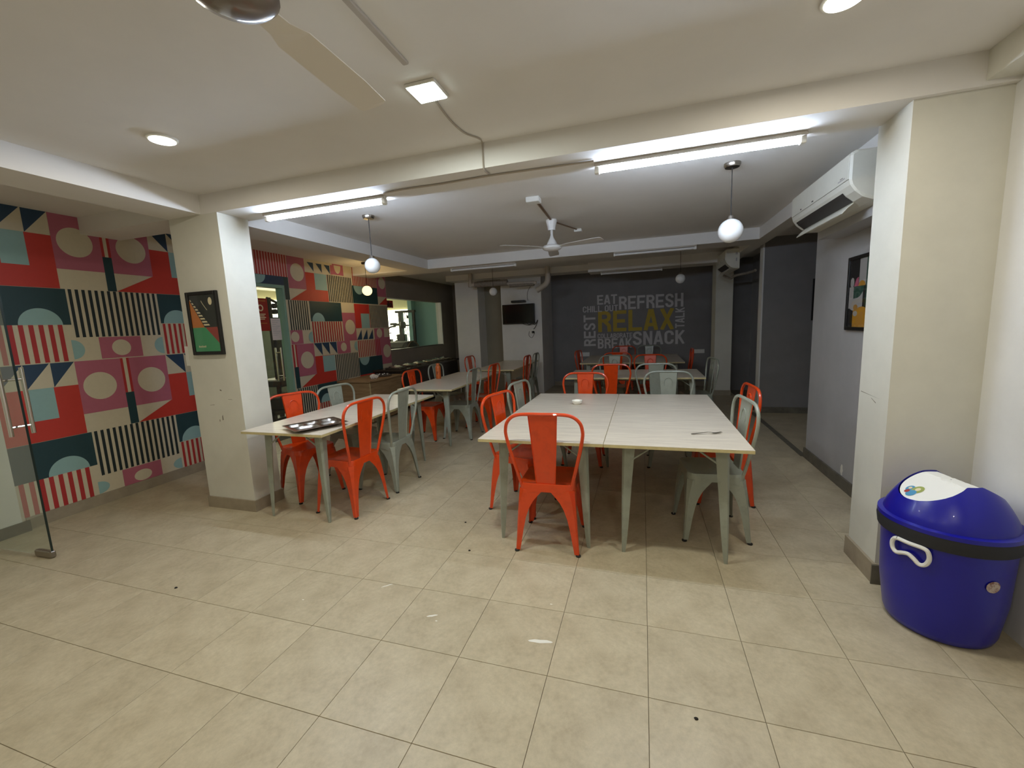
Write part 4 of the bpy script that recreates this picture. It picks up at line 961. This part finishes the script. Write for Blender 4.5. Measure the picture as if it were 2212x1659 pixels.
# ------------------------------------------------------------------ notices
m = MB(); m.box(-0.001, 0.0, 0, 0.16, 0, 0.30, paper_m); o = m.build('paper_notice', loc=(-4.921, 4.60, 1.44)); tag(o, 'white paper notice on the glass gym door', 'notice')
q = Print(lambda u, v, d: (0.0003 + d, u, v))
for k in range(9): q.rect(0.015, 0.145 - 0.03 * (k % 3), 0.265 - k * 0.025, 0.270 - k * 0.025, 'grey')
q.m.build('print', o)
m = MB(); m.box(-0.001, 0.0, 0, 0.24, 0, 0.44, P['poster']); o = m.build('poster', loc=(-4.921, 4.34, 1.57)); tag(o, 'red poster on the glass gym door', 'poster')
q = Print(lambda u, v, d: (0.0003 + d, u, v)); q.disc(0.12, 0.31, 0.045, 'bone'); q.disc(0.12, 0.31, 0.028, 'poster')
for k in range(4): q.rect(0.06, 0.19 - 0.02 * (k % 2), 0.22 - k * 0.022, 0.232 - k * 0.022, 'bone')
q.rect(0.03, 0.21, 0.40, 0.41, 'tan'); q.rect(0.05, 0.2, 0.10, 0.108, 'tan')
q.m.build('print', o)
m = MB(); m.box(-0.001, 0.0, 0, 0.30, 0, 0.145, P['poster']); o = m.build('window_sign', loc=(-4.918, 7.345, 1.965)); tag(o, 'small dark red sign in the corner of the gym window', 'sign')
x_ = text_mesh('No', P['ink'], 'sign_text', o, 0.02, 0.26, 0.02, 0.125, lambda u, v, d: (0.0008, u, v))

# ------------------------------------------------------------------ gym equipment seen through the glass
t = thing('multi_gym', 'black multi gym machine behind the gym window', 'gym machine', (-6.08, 9.75, 0))
m = MB(); m.box(-0.035, 0.065, -0.05, 0.05, 0, 1.98, gym_black); m.box(0.38, 0.42, -0.03, 0.03, 0, 1.98, gym_black); m.box(-0.13, 0.44, -0.04, 0.04, 1.95, 2.01, gym_black); m.box(-0.1, 0.5, -0.3, 0.3, 0, 0.05, gym_black); m.build('frame', t)
m = MB(); m.box(-0.2, 0.12, -0.06, 0.06, 1.62, 1.68, gym_black); m.box(-0.3, -0.15, -0.05, 0.05, 1.64, 1.70, gym_black); m.lathe([(0, 1.55), (0.07, 1.55), (0.09, 1.62), (0.07, 1.72), (0, 1.72)], gym_black, 14, 0.05, 0); m.box(0.1, 0.42, -0.02, 0.02, 1.60, 1.64, gym_black); m.build('press_arm', t)
m = MB()
for xx in (0.13, 0.19, 0.28, 0.33): m.tube([(xx, 0, 0.3), (xx, 0, 1.95)], 0.008, gym_black, 6)
m.build('cable', t)
m = MB(); m.bbox(-0.10, 0.14, -0.1, 0.06, 0.6, 1.40, gym_black, 0.02); m.build('back_pad', t)
m = MB(); m.lathe([(0, 1.80), (0.035, 1.80), (0.035, 1.88), (0, 1.88)], gym_black, 12, 0.22, 0); m.build('pulley', t)
m = MB(); m.tube(spline([(-0.40, 0, 0.0), (-0.40, 0, 1.45), (-0.38, 0, 1.56), (-0.30, 0, 1.60), (-0.16, 0, 1.61)], 4), 0.022, gym_black, 8); m.bbox(-0.42, -0.30, -0.06, 0.06, 0.9, 1.28, gym_black, 0.01); m.tube([(-0.4, 0, 1.43), (-0.31, 0, 1.44)], 0.012, gym_black, 6); m.build('side_post', t)
m = MB(); m.tube(spline([(-0.24, 0, 1.1), (-0.2, 0, 1.2), (-0.14, 0, 1.33), (-0.12, 0, 1.37)], 4), 0.008, gym_black, 6); m.lathe([(0, 1.33), (0.03, 1.34), (0.035, 1.38), (0, 1.40)], gym_black, 10, -0.13, 0); m.tube([(-0.25, 0, 1.2), (-0.1, 0, 1.25)], 0.016, gym_black, 6); m.build('hand_lever', t)
t = thing('treadmill', 'black treadmill just behind the gym window sill', 'treadmill', (-5.55, 8.75, 0))
m = MB(); m.bbox(-0.35, 0.35, -1.2, 0.45, 0.0, 0.2, gym_black, 0.03); m.build('deck', t)
m = MB(); L = [[(-0.4, y, 1.08 - abs(y) * .0), (0.35, y, 1.08), (0.28, y, z1), (-0.3, y, z1)] for y, z1 in ((-0.35, 1.12), (-0.2, 1.22), (0.15, 1.24), (0.35, 1.13))]; m.loft(L, mat('treadmill_console', rgb(26, 25, 22), 0.6), caps=True); m.build('console', t)
m = MB(); m.tube([(-0.3, 0.3, 0.1), (-0.3, 0.2, 1.1)], 0.03, gym_black, 8); m.tube([(0.3, 0.3, 0.1), (0.3, 0.2, 1.1)], 0.03, gym_black, 8); m.build('upright', t)
m = MB(); m.tube(spline([(0.37, -0.25, 1.09), (0.38, -0.1, 1.22), (0.38, 0.1, 1.22), (0.37, 0.3, 1.09)], 4), 0.012, gold_cord, 6); m.build('hand_rail', t)
t = thing('weight_machine', 'black weight machine with round plates behind the glass gym door', 'gym machine', (-6.2, 5.82, 0))
m = MB(); m.box(-0.03, 0.03, -0.045, 0.005, 0, 2.16, gym_black); m.box(-0.03, 0.03, 0.17, 0.215, 1.1, 2.02, gym_black); m.box(-0.1, 0.1, -0.5, 0.5, 0, 0.06, gym_black); m.tube([(0, -0.05, 2.15), (0, 0.40, 1.99)], 0.024, gym_black, 8); m.box(-0.03, 0.03, -0.12, 0.35, 1.78, 1.82, gym_black); m.build('frame', t)
for yy, zz in ((0.09, 2.02), (0.085, 1.92), (-0.13, 2.0), (-0.13, 1.9)):
    m = MB(); m.tube([(-0.03, yy, zz), (0.03, yy, zz)], 0.045, gym_black, 16); m.build('weight_plate', t)
m = MB(); m.bbox(-0.06, 0.06, -0.03, 0.16, 0.75, 1.42, gym_black, 0.02); m.bbox(-0.25, 0.3, -0.25, 0.2, 0.62, 0.74, gym_black, 0.02); m.build('bench', t)
m = MB()
for k in range(5): m.bbox(-0.2, 0.2, -0.35 + k * 0.17, -0.22 + k * 0.17, 0.3, 0.52, gym_black, 0.02)
m.box(-0.22, 0.22, -0.5, 0.6, 0.25, 0.3, gym_black); m.box(-0.2, 0.2, -0.5, -0.45, 0, 0.3, gym_black); m.box(-0.2, 0.2, 0.55, 0.6, 0, 0.3, gym_black)
tag(m.build('dumbbell_rack', loc=(-5.75, 5.55, 0)), 'low dark dumbbell rack behind the glass gym door', 'rack')

# ------------------------------------------------------------------ blue swing bin
t = thing('swing_bin', 'blue plastic bin with a white swing flap in the right corner', 'bin', (1.352, 2.34, 0), 0)
RB, RT, ZR = 0.198, 0.232, 0.487
m = MB(); m.lathe([(0.0, 0.0), (RB - 0.03, 0.0), (RB - 0.01, 0.012), (RB, 0.04), (RB + 0.02, 0.2), (RT - 0.004, ZR), (RT - 0.012, ZR), (RB + 0.01, 0.2), (RB - 0.012, 0.05), (0, 0.02)], blue_plastic, 56); m.build('body', t)
m = MB(); m.lathe([(RT - 0.002, ZR - 0.030), (RT + 0.009, ZR - 0.026), (RT + 0.014, ZR + 0.012), (RT + 0.012, ZR + 0.034), (RT - 0.006, ZR + 0.036)], band_black, 56); m.build('band', t)
# lid: dome with a roof-shaped opening; ridge runs almost along Y
aR = math.atan2(-0.294, 0.064)          # direction of the ridge
ZL = ZR + 0.034
def dome(r):
    if r > RT - 0.004: return 0.0
    f = r / (RT - 0.006)
    return 0.025 + 0.215 * (1 - f ** 2.3) ** 0.9 if f < 1 else 0.025
def roof(d): return 0.200 - 0.58 * max(0, d - 0.03)
NA = 96; rm = []
for k in range(NA):
    th = 2 * PI * k / NA; best = None
    for q in range(400, 0, -1):
        r = (RT - 0.025) * q / 400; d = abs(r * math.sin(th - aR))
        if dome(r) > roof(d) + 0.0005: pass
        if min(dome(r), 0.207) >= roof(d): best = r; break
    rm.append(best)
rings = []
def lidpt(r, th, z): return (r * math.cos(th), r * math.sin(th), ZL + z)
# outer boundary of the flap region: largest r where the dome stands above the roof
edge = [(b_ if b_ else 0.02) for b_ in rm]
m = MB()
rows = []
for f in [0, 0.15, 0.3, 0.5, 0.7, 0.85, 1.0]:
    rows.append([lidpt(edge[k] + (RT - 0.012 - edge[k]) * f, 2 * PI * k / NA, min(dome(edge[k] + (RT - 0.012 - edge[k]) * f), 0.207)) for k in range(NA)])
rows.insert(0, [lidpt(max(edge[k] - 0.004, 0.01), 2 * PI * k / NA, min(dome(edge[k]), 0.207) - 0.03) for k in range(NA)])
rows.append([lidpt(RT - 0.008, 2 * PI * k / NA, 0.022) for k in range(NA)])
rows.append([lidpt(RT + 0.012, 2 * PI * k / NA, 0.018) for k in range(NA)])
rows.append([lidpt(RT + 0.013, 2 * PI * k / NA, 0.0) for k in range(NA)])
m.loft(rows, blue_plastic, smooth=True); m.build('lid', t)
m = MB(); rows = []
for f in [0.02, 0.2, 0.4, 0.6, 0.8, 1.0]:
    rows.append([lidpt((edge[k] - 0.006) * f, 2 * PI * k / NA, roof(abs((edge[k] - 0.006) * f * math.sin(2 * PI * k / NA - aR))) - 0.006) for k in range(NA)])
m.loft(rows, bin_white, smooth=False); flap = m.build('swing_flap', t)
# round abstract sticker on the flap
nrm = Vector((math.cos(aR - PI / 2), math.sin(aR - PI / 2), 0)); along = Vector((math.cos(aR), math.sin(aR), 0))
def fl_pt(u, d, off):
    p = along * u + nrm * d; return (p.x, p.y, ZL + roof(d) - 0.006 + off)
q = MB()
def blob(u, d, r, c, off):
    n = 18; q.add([fl_pt(u + r * math.cos(2 * PI * i / n), d + r * math.sin(2 * PI * i / n), off) for i in range(n)], [tuple(range(n))], P[c])
blob(-0.045, 0.132, 0.017, 'sky', 0.0012); blob(-0.014, 0.125, 0.023, 'lime', 0.0014); blob(-0.016, 0.152, 0.019, 'sky', 0.0016); blob(-0.04, 0.15, 0.010, 'brick', 0.0018); blob(-0.014, 0.124, 0.010, 'bone', 0.002); blob(-0.046, 0.131, 0.007, 'bone', 0.0022)
q.build('sticker', flap)
# handle on the left front of the body
h = MB(); hp = []
for (a, z) in ((-0.7, 0.0), (-0.95, -0.008), (-1.08, -0.030), (-1.0, -0.056), (-0.72, -0.068), (-0.35, -0.058), (0.0, -0.052), (0.32, -0.064), (0.62, -0.080), (0.92, -0.072), (1.08, -0.044), (1.0, -0.012), (0.75, 0.0), (0.0, 0.0), (-0.7, 0.0)):
    th = math.radians(214) + a * 0.27; r = RT + 0.012; hp.append((r * math.cos(th), r * math.sin(th), 0.452 + z))
h.tube(spline(hp, 5), 0.009, white_plastic, 8, caps=False); h.build('handle', t)
q = MB(); n = 20; th0 = math.radians(283)
q.add([(lambda a, z: ((RT - 0.0055) * math.cos(th0 + a), (RT - 0.0055) * math.sin(th0 + a), z))(0.12 * math.cos(2 * PI * i / n), 0.33 + 0.026 * math.sin(2 * PI * i / n)) for i in range(n)], [tuple(range(n))], mat('round_label_print', rgb(186, 170, 160), 0.5, col2=rgb(120, 76, 66), scale=50, vlo=0.45, vhi=0.6))
q.build('round_label', t)

m = MB(); n = 14; m.add([(1.6342, 4.118 + 0.022 * math.cos(2 * PI * k / n) * (1 + .3 * math.sin(3 * k)), 0.152 + 0.05 * math.sin(2 * PI * k / n)) for k in range(n)], [tuple(range(n))], smear_m)
m.build('paint_patch', bpy.data.objects['wall_right'])
def scuff(parent, pts, mm):
    m = MB()
    for (a, b_, c_, d) in pts: m.add([a, b_, c_, d], [(0, 1, 2, 3)], mm)
    m.build('scuff_mark', bpy.data.objects[parent])
scuff_m = mat('scuff', rgb(120, 112, 96), 0.8)
def on_front(x, z, w_, h_, y, k): return ((x, y, z), (x + w_, y, z + k), (x + w_ * .9, y, z + h_ + k), (x + w_ * .1, y, z + h_ * .8))
scuff('wall_pillar_left', [on_front(-3.435, 0.80, 0.012, 0.045, 2.5994, 0.006), on_front(-3.47, 0.79, 0.008, 0.02, 2.5994, 0.0), on_front(-3.42, 1.06, 0.02, 0.012, 2.5994, -0.006), on_front(-3.56, 0.93, 0.06, 0.003, 2.5994, 0.004), on_front(-3.34, 0.985, 0.05, 0.003, 2.5994, -0.003)], scuff_m)
scuff('wall_pillar_right', [((1.2276, 2.70, 1.02), (1.2276, 2.92, 1.03), (1.2276, 2.92, 1.034), (1.2276, 2.80, 1.026)), ((1.2276, 2.75, 0.99), (1.2276, 2.80, 1.01), (1.2276, 2.80, 1.013), (1.2276, 2.75, 0.995))], scuff_m)
# ------------------------------------------------------------------ scraps on the floor
def scrap(x, y, r, label, mm=debris):
    m = MB(); n = 7; rings = []
    for f, z in ((1.0, 0.0), (0.9, 0.004), (0.3, 0.007)): rings.append([(r * f * (1 + .3 * math.sin(3 * k)) * math.cos(2 * PI * k / n), r * f * math.sin(2 * PI * k / n) * 0.8, z) for k in range(n)])
    m.loft(rings, mm, caps=True); tag(m.build('floor_scrap', loc=(x, y, 0)), label, 'scrap')
scrap(-1.312, 2.80, 0.009, 'tiny dark scrap on the floor between the two front tables, farther one')
scrap(-1.12, 2.425, 0.009, 'tiny dark scrap on the floor left of the near red chair')
scrap(-2.72, 1.62, 0.010, 'tiny dark scrap on the floor left of the middle')
scrap(0.195, 1.51, 0.008, 'tiny dark scrap on the floor near the bottom right of the centre')
sm = MB()
for (x, y, l, w_, a) in ((-0.465, 1.745, 0.06, 0.012, 8), (-1.45, 1.95, 0.035, 0.005, 42), (-1.06, 1.78, 0.03, 0.007, 25), (-1.02, 1.75, 0.006, 0.004, 0), (-0.47, 2.02, 0.007, 0.004, 0), (-1.85, 1.72, 0.007, 0.004, 0)):
    n = 12; ca, sa = math.cos(math.radians(a)), math.sin(math.radians(a)); pts = []
    for k in range(n):
        u_, v_ = l * math.cos(2 * PI * k / n), w_ * math.sin(2 * PI * k / n) * (0.7 + 0.5 * ((k * 7) % 5) / 5)
        pts.append((x + u_ * ca - v_ * sa, y + u_ * sa + v_ * ca, 0.0006))
    sm.add(pts, [tuple(range(n))], smear_m)
sm.build('paint_smear', floor)
